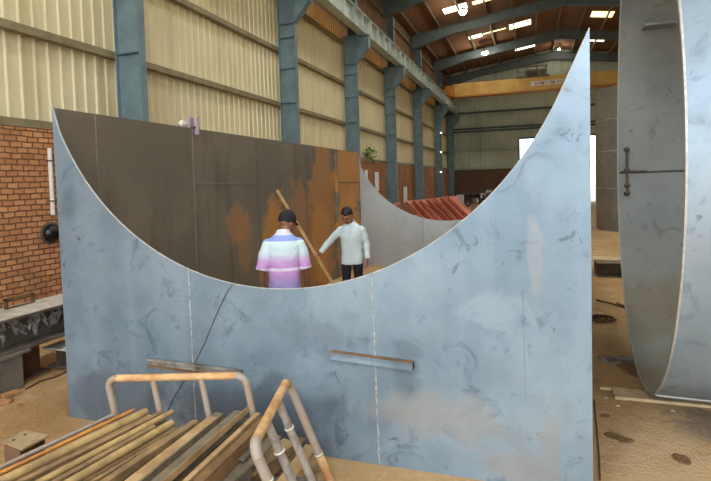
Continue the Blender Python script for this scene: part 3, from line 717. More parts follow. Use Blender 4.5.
# ------------------------------------------------------------------ red beams, motorcycles at the back
rr = random.Random(11)
o_first = None
reds = [(452, 196.5), (445, 197), (438.5, 198), (431.5, 199), (424.5, 199.6), (417.5, 200.3), (410.5, 201)]
words_ = ['topmost red-painted beam, nearest the motorcycles', 'red-painted beam second from the motorcycles in the pile', 'red-painted beam third from the motorcycles in the pile', 'red-painted beam in the middle of the far pile',
          'red-painted beam third from the wall side of the pile', 'red-painted beam second from the wall side of the pile', 'red-painted beam nearest the brick wall in the pile']
for i, (xa, ya) in enumerate(reds):
    yb_ = 24.0-.04*((i*3) % 4); A = ony(xa, ya, yb_); B = Vector((A.x+A.z*1.0, yb_-.5, .06))
    o = thing('red_beam', words_[i].replace('pile', 'leaning row'), 'steel beam', (B.x, B.y, 0), 'red beams leaning in a row')
    b = MB(); b.section(isec(.115, .62, .025, .025, -.115), A, B, (0, 0, 1)); b.build('beam', M['red'] if i % 2 else M['red_lt'], o)
    t = (A-B).normalized()
    b = MB(); b.section([(-.31, -.11), (.31, -.11), (.31, -.005), (-.31, -.005)], A+t*.001, A+t*.03); b.build('end_plate', M['red_lt'], o)
A = ony(409, 203, 24.2)
o = thing('red_stand', 'low red frame stand that the leaning red beams rest against', 'stand', (A.x-.6, 24.0, 0)); X = A.x-.62
for q in (23.2, 24.6):
    MB().box((X-.06, q-.06, 0), (X+.06, q+.06, 1.0)).build('post', M['red'], o)
MB().box((X-.08, 23.1, 1.0), (X+.08, 24.7, 1.1)).build('top_rail', M['red_lt'], o); MB().box((X-.06, 23.26, .25), (X+.06, 24.54, .35)).build('lower_rail', M['red'], o)
for i, (xa, ya, xb2, yb2, lb) in enumerate([(418, 219, 455, 213, 'long thin red bar lying across the front of the red pile'), (428, 221, 470, 209, 'orange-red bar lying askew in front of the red pile'), (440, 222, 462, 216, 'short red bar lowest at the front of the red pile')]):
    A, B = onz(xa, ya, .02), onz(xb2, yb2, .02)
    o = MB().section(lsec(.12, .12, .015), A, B).build('red_bar', M['red_lt'], None); tag(o, lb, 'steel bar', 'loose red bars', 'thing')
def wheel(b, c, r_, ax):
    ax = Vector(ax).normalized(); u = Vector((0, 0, 1)); w = ax.cross(u)
    pts = [Vector(c)+(w*math.cos(a)+u*math.sin(a))*r_ for a in np.linspace(0, 2*math.pi, 25)]
    b.tube(pts, .055, 8, False); return pts
def motorcycle(base, head, label, tank):
    o = thing('motorcycle', label, 'motorcycle', base, 'parked motorcycles')
    f = Vector((math.cos(head), math.sin(head), 0)); s_ = Vector((-f.y, f.x, 0)); B = Vector(base); Z = Vector((0, 0, 1))
    for q, nm in ((.65, 'front_wheel'), (-.65, 'rear_wheel')):
        b = MB(); c_ = B+f*q+Z*.31; wheel(b, c_, .26, s_); w = b.build(nm, M['rubber'], o, True)
        b = MB(); b.tube([c_-s_*.05, c_+s_*.05], .06, 10)
        rim = [c_+(f*math.cos(a)+Z*math.sin(a))*.215 for a in np.linspace(0, 2*math.pi, 25)]; b.tube(rim, .022, 6, False)
        for a in np.linspace(0, 2*math.pi, 9)[:-1]: b.tube([c_, c_+(f*math.cos(a)+Z*math.sin(a))*.215], .01, 5)
        b.build('rim', M['chrome'], w, True)
        b = MB(); fe = [c_+(f*math.cos(a)+Z*math.sin(a))*.34 for a in np.linspace(.3, 2.6, 9)]; b.tube(fe, .05, 6, flat=.4); b.build('fender', M['beam_dark'], o, True)
    b = MB(); b.tube([B+f*.5+Z*.85, B+f*.1+Z*.45, B-f*.3+Z*.45, B-f*.65+Z*.31], .03, 8); b.tube([B+f*.45+Z*.8, B-f*.2+Z*.72, B-f*.75+Z*.75], .025, 8); b.build('frame', M['beam_dark'], o, True)
    b = MB(); b.sphere(B+f*.22+Z*.82, (.26, .15, .14), 14, 8, Matrix.Rotation(head, 3, 'Z')); b.build('fuel_tank', tank, o, True)
    b = MB(); b.sphere(B-f*.35+Z*.8, (.38, .13, .07), 14, 8, Matrix.Rotation(head, 3, 'Z')); b.build('seat', M['rubber'], o, True)
    b = MB(); b.box((-.2, -.13, -.16), (.2, .13, .16), Matrix.Translation(B+Z*.48) @ Matrix.Rotation(head, 4, 'Z')); b.build('engine', M['chrome'], o, bevel=.03)
    b = MB()
    for q in (-.07, .07): b.tube([B+f*.65+s_*q+Z*.31, B+f*.45+s_*q+Z*.98], .022, 8)
    b.build('fork', M['chrome'], o, True)
    b = MB(); b.tube([B+f*.3-s_*.36+Z*1.05, B+f*.43-s_*.1+Z*1.02, B+f*.43+s_*.1+Z*1.02, B+f*.3+s_*.36+Z*1.05], .018, 8); b.build('handlebar', M['beam_dark'], o, True)
    b = MB(); b.sphere(B+f*.58+Z*.93, (.09, .1, .1), 12, 8); b.build('headlight', M['white'], o, True)
    for q in (-1, 1):
        b = MB(); b.tube([B+f*.35+s_*.25*q+Z*1.04, B+f*.33+s_*.3*q+Z*1.24], .01, 6); b.sphere(B+f*.33+s_*.3*q+Z*1.26, (.06, .06, .04), 10, 6); b.build('mirror', M['beam_dark'], o, True)
p = onz(475.5, 206.5, 0); motorcycle((p.x, p.y, 0), R(-25), 'dark motorcycle parked by the back wall behind the red pile', M['black'])
p = onz(492, 206.5, 0); motorcycle((p.x, p.y, 0), R(160), 'second motorcycle partly hidden by the sloping plate edge', M['beam_dark'])
p = onz(460, 206, 0); b = MB(); b.box((p.x-.25, p.y-.2, 0), (p.x+.3, p.y+.2, .9)); o = thing('white_cabinet', 'small white box cabinet standing beside the dark motorcycle', 'cabinet', (p.x, p.y, 0))
b.build('body', M['white'], o, bevel=.02); MB().box((p.x-.2, p.y-.215, .1), (p.x+.25, p.y-.2, .82)).build('door', M['white'], o)
p = onz(466, 204, 0); o = thing('dark_workbench', 'low dark workbench against the back brick wall', 'workbench', (-4.3, 47.4, 0))
MB().box((-5.9, 47.0, .82), (-1.9, 47.9, .9)).build('top', M['beam_dark'], o)
for x in (-5.8, -2.0):
    for y in (47.1, 47.8): MB().box((x-.05, y-.05, 0), (x+.05, y+.05, .82)).build('leg', M['beam_dark'], o)
o = MB().box((-3.7, 47.2, .9), (-3.2, 47.6, 1.15)).build('white_carton', M['white'], None, bevel=.01); tag(recentre(o, (-3.45, 47.4, .9)), 'white carton standing on the dark workbench', 'carton', None, 'thing')

# ------------------------------------------------------------------ steel stock pile in front
UZ = Vector((0, 0, 1))
def ext(n_, f_, back): return n_-(f_-n_).normalized()*back
pipes = [ # near px, far px, z near, z far, radius, mat, label
    ((0, 467.5), (113, 415), .49, .50, .014, 'grey_pipe', 'thin mauve-grey rod at the outer left edge of the stock pile'),
    ((0, 473.5), (134, 410), .485, .50, .013, 'pipe_o', 'thin orange-rusted rod beside the thick dusty pipe'),
    ((6, 479), (146, 411.5), .50, .515, .027, 'pipe_a', 'thick dusty pipe, leftmost thick one of the stock pile'),
    ((24, 480), (160, 413.5), .475, .49, .016, 'pipe_b', 'thin dusty brown pipe right of the leftmost thick pipe'),
    ((42, 481), (172, 412), .48, .50, .02, 'pipe_a', 'medium yellowish pipe ending beside the second rail post'),
    ((57, 481), (154, 427), .47, .475, .018, 'pipe_b', 'short dusty pipe ending well before the rail'),
    ((72, 481), (172, 423), .48, .485, .025, 'pipe_a', 'thick yellowish pipe with dark stain, rightmost of the round pipes')]
for (n_, f_, zn, zf, r_, mt, lb) in pipes:
    A, B = onz(*n_, zn), onz(*f_, zf); A = ext(A, B, .9)
    o = thing('steel_pipe', lb, 'pipe', (A+B)/2-UZ*r_, 'round pipes in the stock pile')
    MB().hollow(A, B, r_, .003, 18).build('tube', M[mt], o, True)
for i, (n_, f_) in enumerate((((15, 481), (150, 416)), ((33, 481), (164, 415)), ((50, 481), (160, 422)), ((64, 481), (160, 428)), ((84, 481), (176, 428)), ((94, 481), (184, 427)))):
    A, B = onz(*n_, .432), onz(*f_, .432); A = ext(A, B, .7)
    o = thing('steel_pipe', 'thin pipe of the lower layer glimpsed between the upper round pipes', 'pipe', (A+B)/2-UZ*.014, 'lower pipes in the stock pile')
    MB().hollow(A, B, .014, .003, 14).build('tube', M['pipe_b' if i % 2 else 'bar_tan'], o, True)
bars = [ # near px, far px, z near, z far, profile, mat, label
    ((104, 481), (196, 420), .46, .47, rect(.05, .05, -.05), 'pipe_b', 'dusty square bar next to the round pipes', 'square_bar'),
    ((124, 481), (209, 416), .455, .465, csec(.05, .075, .005, -.05), 'bar_tan', 'tan channel lying left of the third rail post', 'steel_channel'),
    ((141, 481), (224, 413), .455, .465, csec(.06, .07, .006, -.06, -1), 'bar_grey', 'grey channel with lit edge below the third rail post', 'steel_channel'),
    ((157, 481), (239, 410.5), .46, .475, rect(.07, .012, -.012), 'bar_grey', 'dark grey flat bar ending under the rail', 'flat_bar'),
    ((172, 481), (249, 412), .47, .475, lsec(.045, .045, .005, -1), 'bar_tan', 'tan angle bar with bright upper edge in the stock pile', 'angle_bar'),
    ((185, 481), (258, 412.5), .475, .48, rect(.035, .03, -.03), 'bar_tan', 'narrow pale bar along the top of the brown channel', 'square_bar'),
    ((205, 481), (270, 418), .455, .455, csec(.13, .06, .007, -.12, -1), 'bar_brown', 'deep brown channel, largest piece on the right of the stock', 'steel_channel'),
    ((226, 481), (276, 435), .36, .36, rect(.09, .015, -.015), 'bar_grey', 'grey flat plate lying right below the brown channel', 'flat_bar')]
for (n_, f_, zn, zf, prof, mt, lb, nm) in bars:
    A, B = onz(*n_, zn), onz(*f_, zf); A = ext(A, B, .8)
    o = MB().section(prof, A, B).build(nm, M[mt]); tag(recentre(o, (A+B)/2-UZ*.05), lb, 'steel bar', 'bars and channels in the stock pile', 'thing')
low = [((112, 481), (200, 424), 'pipe_b', .05), ((134, 481), (217, 420), 'bar_brown', .055), ((150, 481), (232, 418), 'bar_tan', .05), ((168, 481), (246, 418), 'bar_grey', .05), ((182, 481), (256, 419), 'bar_brown', .05)]
for (n_, f_, mt, w) in low:
    A, B = onz(*n_, .412), onz(*f_, .412); A = ext(A, B, .6)
    o = MB().section(rect(w, .016, -.016), A, B).build('flat_bar', M[mt]); tag(recentre(o, (A+B)/2-UZ*.016), 'flat bar of the lower layer glimpsed between the upper bars of the stock', 'steel bar', 'lower flat bars in the stock pile', 'thing')
planks = [((232, 481), (290, 440), .20, .12, 'bar_tan', 'tan plate strip under the leaning rail, leftmost of three'), ((258, 481), (300, 437), .19, .10, 'bar_brown', 'brown plate strip under the leaning rail, middle of three'), ((284, 481), (312, 445), .18, .10, 'bar_tan', 'tan plate strip under the leaning rail, rightmost of three')]
for (n_, f_, zz, w, mt, lb) in planks:
    A, B = onz(*n_, zz), onz(*f_, zz); A = ext(A, B, .5)
    o = MB().section(rect(w, .02, -.02), A, B).build('plate_strip', M[mt]); tag(recentre(o, (A+B)/2-UZ*.02), lb, 'plate strip', 'plate strips under the rail', 'thing')
# hidden bearers that carry the stock
for (a, c_, z0, z1, lb) in ((Vector((-2.86, 2.86, 0)), Vector((-1.72, 2.9, 0)), .0, .395, 'dark bearer beam hidden under the far ends of the stock'), (Vector((-3.6, 1.75, 0)), Vector((-1.7, 2.05, 0)), .0, .40, 'dark bearer beam hidden under the near ends of the stock')):
    o = MB().section(isec(z1-z0, .16, .02, .02, z0), a, c_).build('bearer_beam', M['beam_dark']); tag(o, lb, 'bearer', 'bearers under the stock', 'thing')
for (a, c_, lb) in ((Vector((-1.9, 2.95, 0)), Vector((-1.35, 3.1, 0)), 'low bearer under the plate strips, nearer the trough'), (Vector((-1.9, 2.3, 0)), Vector((-1.25, 2.5, 0)), 'low bearer under the plate strips, nearer the camera')):
    o = MB().section(rect(.1, .155), a, c_).build('bearer_beam', M['beam_dark']); tag(o, lb, 'bearer', 'low bearers under the strips', 'thing')
# pipe rails
def rail(name, label, tA, tB, sA, sB, r_, posts, mats, cat='guard rail', wrapped=False):
    """top bar tA-tB (with elbows), feet sA under tA, sB under tB"""
    tA, tB, sA, sB = map(Vector, (tA, tB, sA, sB)); base = (sA+sB)/2
    o = thing(name, label, cat, base)
    t = (tB-tA).normalized(); L = (tB-tA).length; e_ = .07
    MB().tube([tA+t*e_, tB-t*e_], r_, 16).build('top_bar', mats[0], o, True)
    for top_, foot, sg_ in ((tA, sA, 1), (tB, sB, -1)):
        d = (foot-top_).normalized(); pts = []
        c_ = top_+t*e_*sg_+d*e_
        for a in np.linspace(0, math.pi/2, 8): pts.append(c_-d*e_*math.cos(a)-t*sg_*e_*math.sin(a))
        MB().tube(pts, r_*1.03, 16).build('elbow', mats[1], o, True)
        q = MB().tube([top_+d*e_, foot], r_, 16).build('post', mats[1], o, True)
        b = MB()
        for s_ in (.0, .12): b.lathe([(r_*.9, -.004), (r_*1.12, -.004), (r_*1.12, .004), (r_*.9, .004)], (0, 0, 0), 'z', 16)
        b.bm.free()
    for u in posts:
        a, f_ = tA.lerp(tB, u), sA.lerp(sB, u); d = (f_-a).normalized()
        MB().tube([a+d*r_*.7, f_], r_*.88, 16).build('post', mats[2], o, True)
        if wrapped: MB().tube([a+d*.05, a+d*.36], r_*.97, 16).build('film_wrap', M['wrap'], o, True)
    return o
t1, t2 = onz(107.5, 378.5, .74), onz(245, 375.5, .74)
sh_ = onz(152, 379, .74)
# feet follow the slight lean seen in the photograph
def foot(px, py, t_): 
    return onz(px, py, 0.0)
lean = Vector((.115, .04, 0))
rail('pipe_rail', 'yellow-topped pipe rail standing upright behind the stock pile ends', t1, t2, Vector((t1.x, t1.y, 0))+lean, Vector((t2.x, t2.y, 0))+lean, .026, (.33, .68), (M['yellow_pipe'], M['grey_pipe'], M['grey_pipe']))
t1, t2 = onz(287.5, 380, .75), onz(253, 446, .75)
lean = Vector((.25, .12, 0))
o = rail('pipe_rail', 'pipe rail with film-wrapped posts leaning over the plate strips', t1, t2, Vector((t1.x, t1.y, 0))+lean, Vector((t2.x, t2.y, 0))+lean, .029, (.36, .68), (M['yellow_pipe'], M['grey_pipe'], M['wrap']))
d_ = lean+Vector((0, 0, -.75))
for u in (0, .36, .68, 1):
    a = t1.lerp(t2, u)
    if u == 0: MB().tube([a+d_*.74, a+d_*.995], .0305, 16).build('bare_sleeve', M['yellow_pipe'], o, True)
    for s_ in ((.72,) if u == 0 else (.25,)):
        q = a+d_*s_; MB().tube([q-d_*.005, q+d_*.005], .0318, 16).build('tape_ring', M['white'], o, True)
# little pedestal
Pq = [onz(2, 441, .3), onz(25, 430, .3), onz(49, 435, .3), onz(22, 449, .3)]
ce_ = sum(Pq, Vector())/4
o = thing('steel_pedestal', 'short khaki steel pedestal with bolt-holed cap plate on the sand', 'pedestal', (ce_.x, ce_.y, 0))
b = MB(); b.add(list(Pq)+[q-UZ*.014 for q in Pq], [(0, 1, 2, 3), (7, 6, 5, 4), (0, 4, 5, 1), (1, 5, 6, 2), (2, 6, 7, 3), (3, 7, 4, 0)]); b.build('cap_plate', M['pedestal'], o)
u = (Pq[2]-Pq[3]).normalized(); w = (Pq[0]-Pq[3]).normalized()
b = MB(); b.section(isec(.2, .16, .014, .014), Vector((ce_.x, ce_.y, 0)), Vector((ce_.x, ce_.y, .286)), u); 
for v in b.bm.verts: v.co += -u*.10
b.build('stub_column', M['block_brown'], o)
b = MB()
for q in (.25, .72):
    p = Pq[0].lerp(Pq[1], q)*.72+Pq[3].lerp(Pq[2], q)*.28
    b.lathe([(.002, 0), (.012, 0), (.012, .002), (.002, .002)], p, 'z', 12)
b.build('hole_shade', M['dark_in'], o)  # dark discs painted for shaded holes, the plate is whole
# rubble left
for (px, py, s_, lb) in ((12, 396, .09, 'orange brick fragment on the sand near the grey support block'), (4, 404, .07, 'pale stone chip on the sand at the picture edge'), (20, 405, .04, 'tiny stone on the sand below the orange brick fragment'), (56, 375, .05, 'small dark stone beside the beam blocks')):
    p = onz(px, py, 0); b = MB(); rr = random.Random(px)
    b.box((-s_, -s_*.6, 0), (s_, s_*.6, s_*.55), Matrix.Translation(p) @ Matrix.Rotation(rr.uniform(0, 3), 4, 'Z'))
    for v in b.bm.verts: v.co += Vector((rr.uniform(-.2, .2)*s_, rr.uniform(-.2, .2)*s_, rr.uniform(-.15, .0)*s_ if v.co.z > .01 else 0))
    o = b.build('brick_fragment', M['rubble'], None, bevel=.006); tag(recentre(o, p), lb, 'rubble', None, 'thing')
o = MB().tube([onz(26, 389, .012), onz(40, 381, .012), onz(55, 377, .012), onz(66, 372, .012)], .009, 8).build('steel_rod', M['rust_rod'], None, True); tag(o, 'thin bent rod lying on sand before the beam blocks', 'rod', None, 'thing')

# ------------------------------------------------------------------ things on the floor at right
def slab(px, h, name, mat, label, cat, z0=0.0):
    q = [onz(x, y, h) for x, y in px]; b = MB(); n = len(q)
    b.add(q+[Vector((p.x, p.y, z0)) for p in q], [tuple(range(n)), tuple(range(n, 2*n))[::-1]]+[(i, (i+1) % n, n+(i+1) % n, n+i) for i in range(n)])
    o = b.build(name, mat, None, bevel=.002); c_ = sum(q, Vector())/n
    return tag(recentre(o, (c_.x, c_.y, z0)), label, cat, None, 'thing')
o = thing('steel_channel', 'steel channel with pale top lying on the sand beside the trough', 'steel beam', (1.8, 12.9, 0))
b = MB(); b.section(csec(.3, .4, .02), (1.25, 12.3, 0), (3.6, 12.55, 0)); b.build('channel', M['beam_dark'], o)
MB().box((1.2, 12.3, .30), (3.6, 12.8, .315)).build('top_sheet', M['plank'], o)
slab([(592, 262), (612, 262), (640, 266), (640, 268), (593, 266)], .02, 'plate_strip', M['plank'], 'pale strip lying behind the steel channel on the sand', 'plate strip')
for A, B, lb in (((597, 300), (631, 309.5), 'rusty rod lying aslant on the sand between trough and shell'), ((617, 303), (640, 314), 'second rusty rod crossing near the shell foot')):
    a, c_ = onz(*A, .015), onz(*B, .015); o = MB().tube([a, a.lerp(c_, .5)+Vector((0, 0, .01)), c_], .014, 8).build('rusty_rod', M['rust_rod'], None, True); tag(o, lb, 'rod', None, 'thing')
p = onz(596, 317, 0)
o = thing('angle_cutting', 'small pale steel offcut with dark underside beside the trough edge', 'offcut', (p.x, p.y, 0))
MB().box((p.x-.12, p.y-.08, .045), (p.x+.1, p.y+.1, .06)).build('plate', M['plank'], o); MB().box((p.x-.1, p.y-.04, 0), (p.x+.09, p.y+.08, .045)).build('block', M['beam_dark'], o)
rr = random.Random(4); b = MB(); p = onz(602, 321, 0); pts = []
for i in range(60):
    a = i*.7; q = .17*(1-.004*i); pts.append((p.x+q*math.cos(a)*1.0+rr.uniform(-.03, .03), p.y+q*.9*math.sin(a)+rr.uniform(-.04, .04), .015+rr.random()*.05))
o = b.tube(pts, .007, 6).build('wire_coil', M['rust_rod'], None, True); tag(recentre(o, (p.x, p.y, 0)), 'tangled coil of rusty wire on the sand by the trough', 'wire', None, 'thing')
slab([(597, 355), (640, 356), (640, 362), (602, 362)], .015, 'scrap_plate', M['scrap'], 'grey scrap plate half sunk in sand before the shell', 'plate')
slab([(604, 357.5), (615, 357), (619, 360), (609, 361.5)], .02, 'rag_scrap', M['beam_dark'], 'dark oily scrap lying on the grey scrap plate', 'scrap', .0151)
for i, (px, py, s_, lb) in enumerate(((615, 437, .05, 'dark clod of scale on the sand, lower right floor'), (626, 441, .04, 'second dark clod of scale beside the first'), (606, 398, .012, 'white pebble by the trough edge'), (618, 406, .014, 'white pebble farther from the trough edge'), (605, 416, .03, 'dark clod near the trough edge'), (682, 460, .05, 'dark clod of scale at the lower right corner'), (673, 411, .012, 'pale chip lying on the grey floor patch'))):
    p = onz(px, py, 0); rr = random.Random(i); b = MB(); b.sphere((p.x, p.y, s_*.1), (s_*1.6, s_, s_*.3), 12, 8, Matrix.Rotation(rr.random()*3, 3, 'Z'))
    for v in b.bm.verts: v.co += Vector((rr.gauss(0, .15)*s_, rr.gauss(0, .15)*s_, rr.gauss(0, .06)*s_))
    tag(recentre(b.build('floor_clod', M['white'] if s_ < .02 else M['bar_brown'], None, True), p), lb, 'clod', None, 'thing')
o = MB().tube([onz(594, 400, .008), onz(597, 430, .008), onz(599, 455, .008), onz(600, 480, .008)], .006, 6).build('thin_cable', M['rust_rod'], None, True); tag(o, 'thin brown cable along the right-hand edge of the trough', 'cable', None, 'thing')
o = MB().box((.62, 5.62, 0), (.86, 5.66, .02)).build('wood_stick', M['plank']); tag(recentre(o, (.74, 5.64, 0)), 'small pale stick left of the plank under the shell', 'stick', None, 'thing')

# ------------------------------------------------------------------ people
def remesh(b, voxel, smooth_it=4):
    bmesh.ops.recalc_face_normals(b.bm, faces=b.bm.faces)
    me = bpy.data.meshes.new('tmp'); b.bm.to_mesh(me); b.bm.free(); o = bpy.data.objects.new('tmp', me); COL.objects.link(o)
    m = o.modifiers.new('r', 'REMESH'); m.mode = 'VOXEL'; m.voxel_size = voxel
    s_ = o.modifiers.new('s', 'SMOOTH'); s_.factor = .5; s_.iterations = smooth_it
    dg = bpy.context.evaluated_depsgraph_get(); me2 = bpy.data.meshes.new_from_object(o.evaluated_get(dg))
    bpy.data.objects.remove(o); bpy.data.meshes.remove(me)
    b2 = MB(); b2.bm.from_mesh(me2); bpy.data.meshes.remove(me2); return b2
def ell(c, rx, ry, n=24, tilt=0.0, sq=1.0):
    out = []
    for j in range(n):
        a = 2*math.pi*j/n; ca, sa = math.cos(a), math.sin(a)
        ca = math.copysign(abs(ca)**sq, ca); sa = math.copysign(abs(sa)**sq, sa)
        out.append(Vector((c[0]+rx*ca, c[1]+ry*sa, c[2]+tilt*ry*sa)))
    return out
def person(name, label, base, rot, arms, headrot, mats, short_sleeve, stoop, hat, scale=1.0, wx=1.0, hs=1.1):
    """local: faces +y, x to the person's right. arms: {side:(elbow,wrist,fingerdir,curl)}"""
    o = thing(name, label, 'person', base)
    Mx = Matrix.Rotation(rot, 4, 'Z') @ Matrix.Diagonal((scale*wx, scale, scale, 1))
    skin, shirtm, trm = mats
    hipz = .92
    def T_(b): 
        bmesh.ops.transform(b.bm, matrix=Mx, verts=b.bm.verts); return b
    def out(b, nm, mt, par=o):
        me_o = T_(b).build(nm, mt, None, True); me_o.parent = par; return me_o
    sy = stoop
    shoulders = {1: Vector((.183, sy*.75, 1.365)), -1: Vector((-.183, sy*.75, 1.365))}
    hips = {1: Vector((.095, 0, .90)), -1: Vector((-.095, 0, .90))}
    knees = {1: Vector((.105, .03, .49)), -1: Vector((-.105, .02, .49))}
    ank = {1: Vector((.11, -.01, .085)), -1: Vector((-.12, -.01, .085))}
    def torso(b, g):
        rows = [(.80, 0, .150, .10), (.90, 0, .165, .115), (1.0, sy*.15, .158, .108), (1.12, sy*.35, .160, .11), (1.25, sy*.6, .178, .118), (1.35, sy*.75, .186, .112), (1.40, sy*.82, .150, .095), (1.44, sy*.9, .10, .078), (1.475, sy*.96, .075, .068)]
        b.loft([ell((0, y, z), rx+g, ry+g, 28, 0, .9) for z, y, rx, ry in rows])
    # head frame
    hr = Matrix.Translation((0, sy*1.05, 1.45)) @ headrot.to_4x4() @ Matrix.Diagonal((hs/wx, hs, hs, 1))
    hp = lambda x, y, z: hr @ Vector((x, y, z))
    b = MB(); torso(b, -.012)
    b.tube([(0, sy*.9, 1.42), hp(0, .0, .06), hp(0, .02, .12)], [.062, .055, .055], 16)
    m3 = headrot @ Matrix.Diagonal((hs/wx, hs, hs))
    b.sphere(hp(0, .015, .175), (.076, .096, .105), 24, 16, m3); b.sphere(hp(0, .04, .12), (.058, .068, .068), 20, 12, m3); b.sphere(hp(0, .078, .082), (.026, .022, .02), 12, 8, m3)
    b.tube([hp(0, .106, .175), hp(0, .124, .145), hp(0, .130, .135)], [.010, .015, .013], 8)   # nose
    b.sphere(hp(0, .1, .192), (.05, .016, .012), 14, 8, m3)                                     # brow
    for q in (-1, 1):
        b.sphere(hp(.077*q, .0, .150), (.012, .022, .034), 12, 8, m3); b.sphere(hp(.04*q, .085, .138), (.022, .018, .022), 12, 8, m3)
    b.sphere(hp(0, .104, .104), (.024, .012, .008), 12, 8, m3)
    for q in (-1, 1):
        b.tube([hips[q]+Vector((0, 0, .0)), knees[q], ank[q]], [.085, .058, .04], 14)
        e_, w_, fd, th_, curl = arms[q]
        e_, w_, fd, th_ = map(Vector, (e_, w_, fd, th_)); fd.normalize(); th_ = (th_-fd*th_.dot(fd)).normalized(); pal = fd.cross(th_)
        b.tube([shoulders[q]-Vector((0, 0, .02)), shoulders[q].lerp(e_, .5), e_, e_.lerp(w_, .35), w_], [.046, .047, .039, .04, .027], 14)
        palm = w_+fd*.045; m_ = Matrix((th_, fd, pal)).transposed()
        b.sphere(palm, (.042, .055, .019), 16, 10, m_); b.sphere(w_+fd*.01, (.03, .03, .024), 12, 8, m_)
        for i, (off, ln) in enumerate(((.03, .075), (.010, .084), (-.010, .078), (-.029, .06))):
            p0 = w_+fd*.075+th_*off; pts = [p0]; d = fd.copy(); ax = th_
            for s_ in range(3):
                d = Matrix.Rotation(curl*(.6+.3*s_), 3, ax) @ d; pts.append(pts[-1]+d*ln*(.42, .33, .25)[s_])
            b.tube(pts, [.0105, .0098, .009, .0075], 8)
        p0 = w_+fd*.02+th_*.034; d = (th_*.75+fd*.65).normalized(); pts = [p0]
        for s_ in range(2):
            d = Matrix.Rotation(curl*.5, 3, fd) @ d; d = (d+fd*.2).normalized(); pts.append(pts[-1]+d*.036)
        b.tube(pts, [.014, .012, .009], 8)
    out(remesh(b, .006, 3), 'body', skin)
    # shirt
    b = MB(); rows = [(.775, sy*.0, .185, .135), (.90, 0, .185, .135), (1.0, sy*.15, .178, .128), (1.12, sy*.35, .178, .128), (1.25, sy*.6, .196, .135), (1.35, sy*.75, .200, .128), (1.40, sy*.82, .180, .112), (1.445, sy*.9, .125, .092), (1.485, sy*.97, .075, .072)]
    b.loft([ell((0, y, z), rx, ry, 32, 0, .88) for z, y, rx, ry in rows])
    for q in (-1, 1):
        e_, w_ = Vector(arms[q][0]), Vector(arms[q][1]); s0 = shoulders[q]
        b.sphere(s0-Vector((q*.012, 0, .012)), (.072, .07, .07), 18, 12)
        if short_sleeve: b.tube([s0-Vector((q*.01, 0, .01)), s0.lerp(e_, .4), e_.lerp(w_, .06)], [.066, .074, .072], 18)
        else: b.tube([s0-Vector((q*.01, 0, .01)), s0.lerp(e_, .5), e_, e_.lerp(w_, .5), e_.lerp(w_, .97)], [.068, .064, .056, .050, .043], 18)
    bb = remesh(b, .009, 4)
    bmesh.ops.recalc_face_normals(bb.bm, faces=bb.bm.faces); bb.bm.normal_update()
    for v in bb.bm.verts:                              # soft folds of worn cloth
        q = v.co; f_ = mnoise.noise(Vector((q.x*7, q.y*7, q.z*13+q.x*6)))+.6*mnoise.noise(Vector((q.x*16+3, q.y*16, q.z*20-q.x*9)))
        lowf = .35+.65*max(0, min(1, (1.38-q.z)/.25))
        v.co = q+v.normal*(.007*f_*lowf+.002)
    out(bb, 'shirt', shirtm)
    # collar
    b = MB(); n = 24; rg = []
    for z, rx, ry in ((1.455, .078, .07), (1.50, .068, .064), (1.508, .073, .069), (1.462, .092, .086)):
        full = ell((0, sy*.98+.006, z), rx, ry, 36, -.25); rg.append([full[(9+3+q) % 36] for q in range(31)])
    for r_i in range(3):
        b.add(rg[r_i]+rg[r_i+1], [(q, q+1, 31+q+1, 31+q) for q in range(30)])
    bmesh.ops.solidify(b.bm, geom=b.bm.faces[:], thickness=.003)
    for q in (-1, 1):
        z0_ = 1.474
        b.add([Vector((.012*q, sy+.074, z0_-.004)), Vector((.066*q, sy+.052, z0_+.016)), Vector((.088*q, sy+.066, z0_-.028)), Vector((.045*q, sy+.108, z0_-.062))], [(0, 1, 2, 3)])
    out(b, 'collar', shirtm)
    b = MB(); pl_ = [(0, sy*.9+.094, 1.44), (0, sy*.75+.13, 1.35), (0, sy*.6+.137, 1.25), (0, sy*.35+.13, 1.12), (0, sy*.15+.13, 1.0), (0, .137, .9), (0, .137, .78)]
    b.tube(pl_, .014, 8, flat=.4); out(b, 'placket', shirtm)
    # trousers
    b = MB(); b.loft([ell((0, 0, z), rx, ry, 28, 0, .9) for z, rx, ry in ((.76, .165, .115), (.86, .172, .125), (.98, .165, .118), (1.0, .16, .115))])
    for q in (-1, 1): b.tube([hips[q]-Vector((0, 0, .04)), hips[q].lerp(knees[q], .5), knees[q], knees[q].lerp(ank[q], .6), ank[q]-Vector((0, 0, .03))], [.096, .088, .074, .066, .062], 18)
    out(remesh(b, .010, 4), 'trousers', trm)
    for q in (-1, 1):
        b = MB(); a = ank[q]; b.sphere((a.x, a.y+.06, .035), (.05, .135, .045), 16, 10); b.sphere((a.x, a.y-.02, .055), (.044, .06, .05), 14, 8)
        for v in b.bm.verts: v.co.z = max(v.co.z, 0.0)
        out(b, 'shoe', M['shoe'])
    # hair
    b = MB(); b.sphere(hp(0, .005, .186), (.084, .100, .106), 28, 18, m3); inv = hr.inverted()
    kill = []
    for v in b.bm.verts:
        l = inv @ v.co
        front = l.y > .045 and l.z < .222+.16*l.x-.9*max(0, abs(l.x)-.045)+.006*math.sin(l.x*190); low = l.z < .13+.5*max(l.y, 0)+(.05 if abs(l.x) > .06 and l.y > .01 else 0)
        if front or low: kill.append(v)
    bmesh.ops.delete(b.bm, geom=kill, context='VERTS')
    rh = random.Random(1)
    for v in b.bm.verts:
        l = inv @ v.co; d = (v.co-hp(0, 0, .17)).normalized(); v.co += d*(rh.uniform(-.003, .004)+(.016*max(0, min(1, (l.z-.2)/.05)) if not hat else 0))
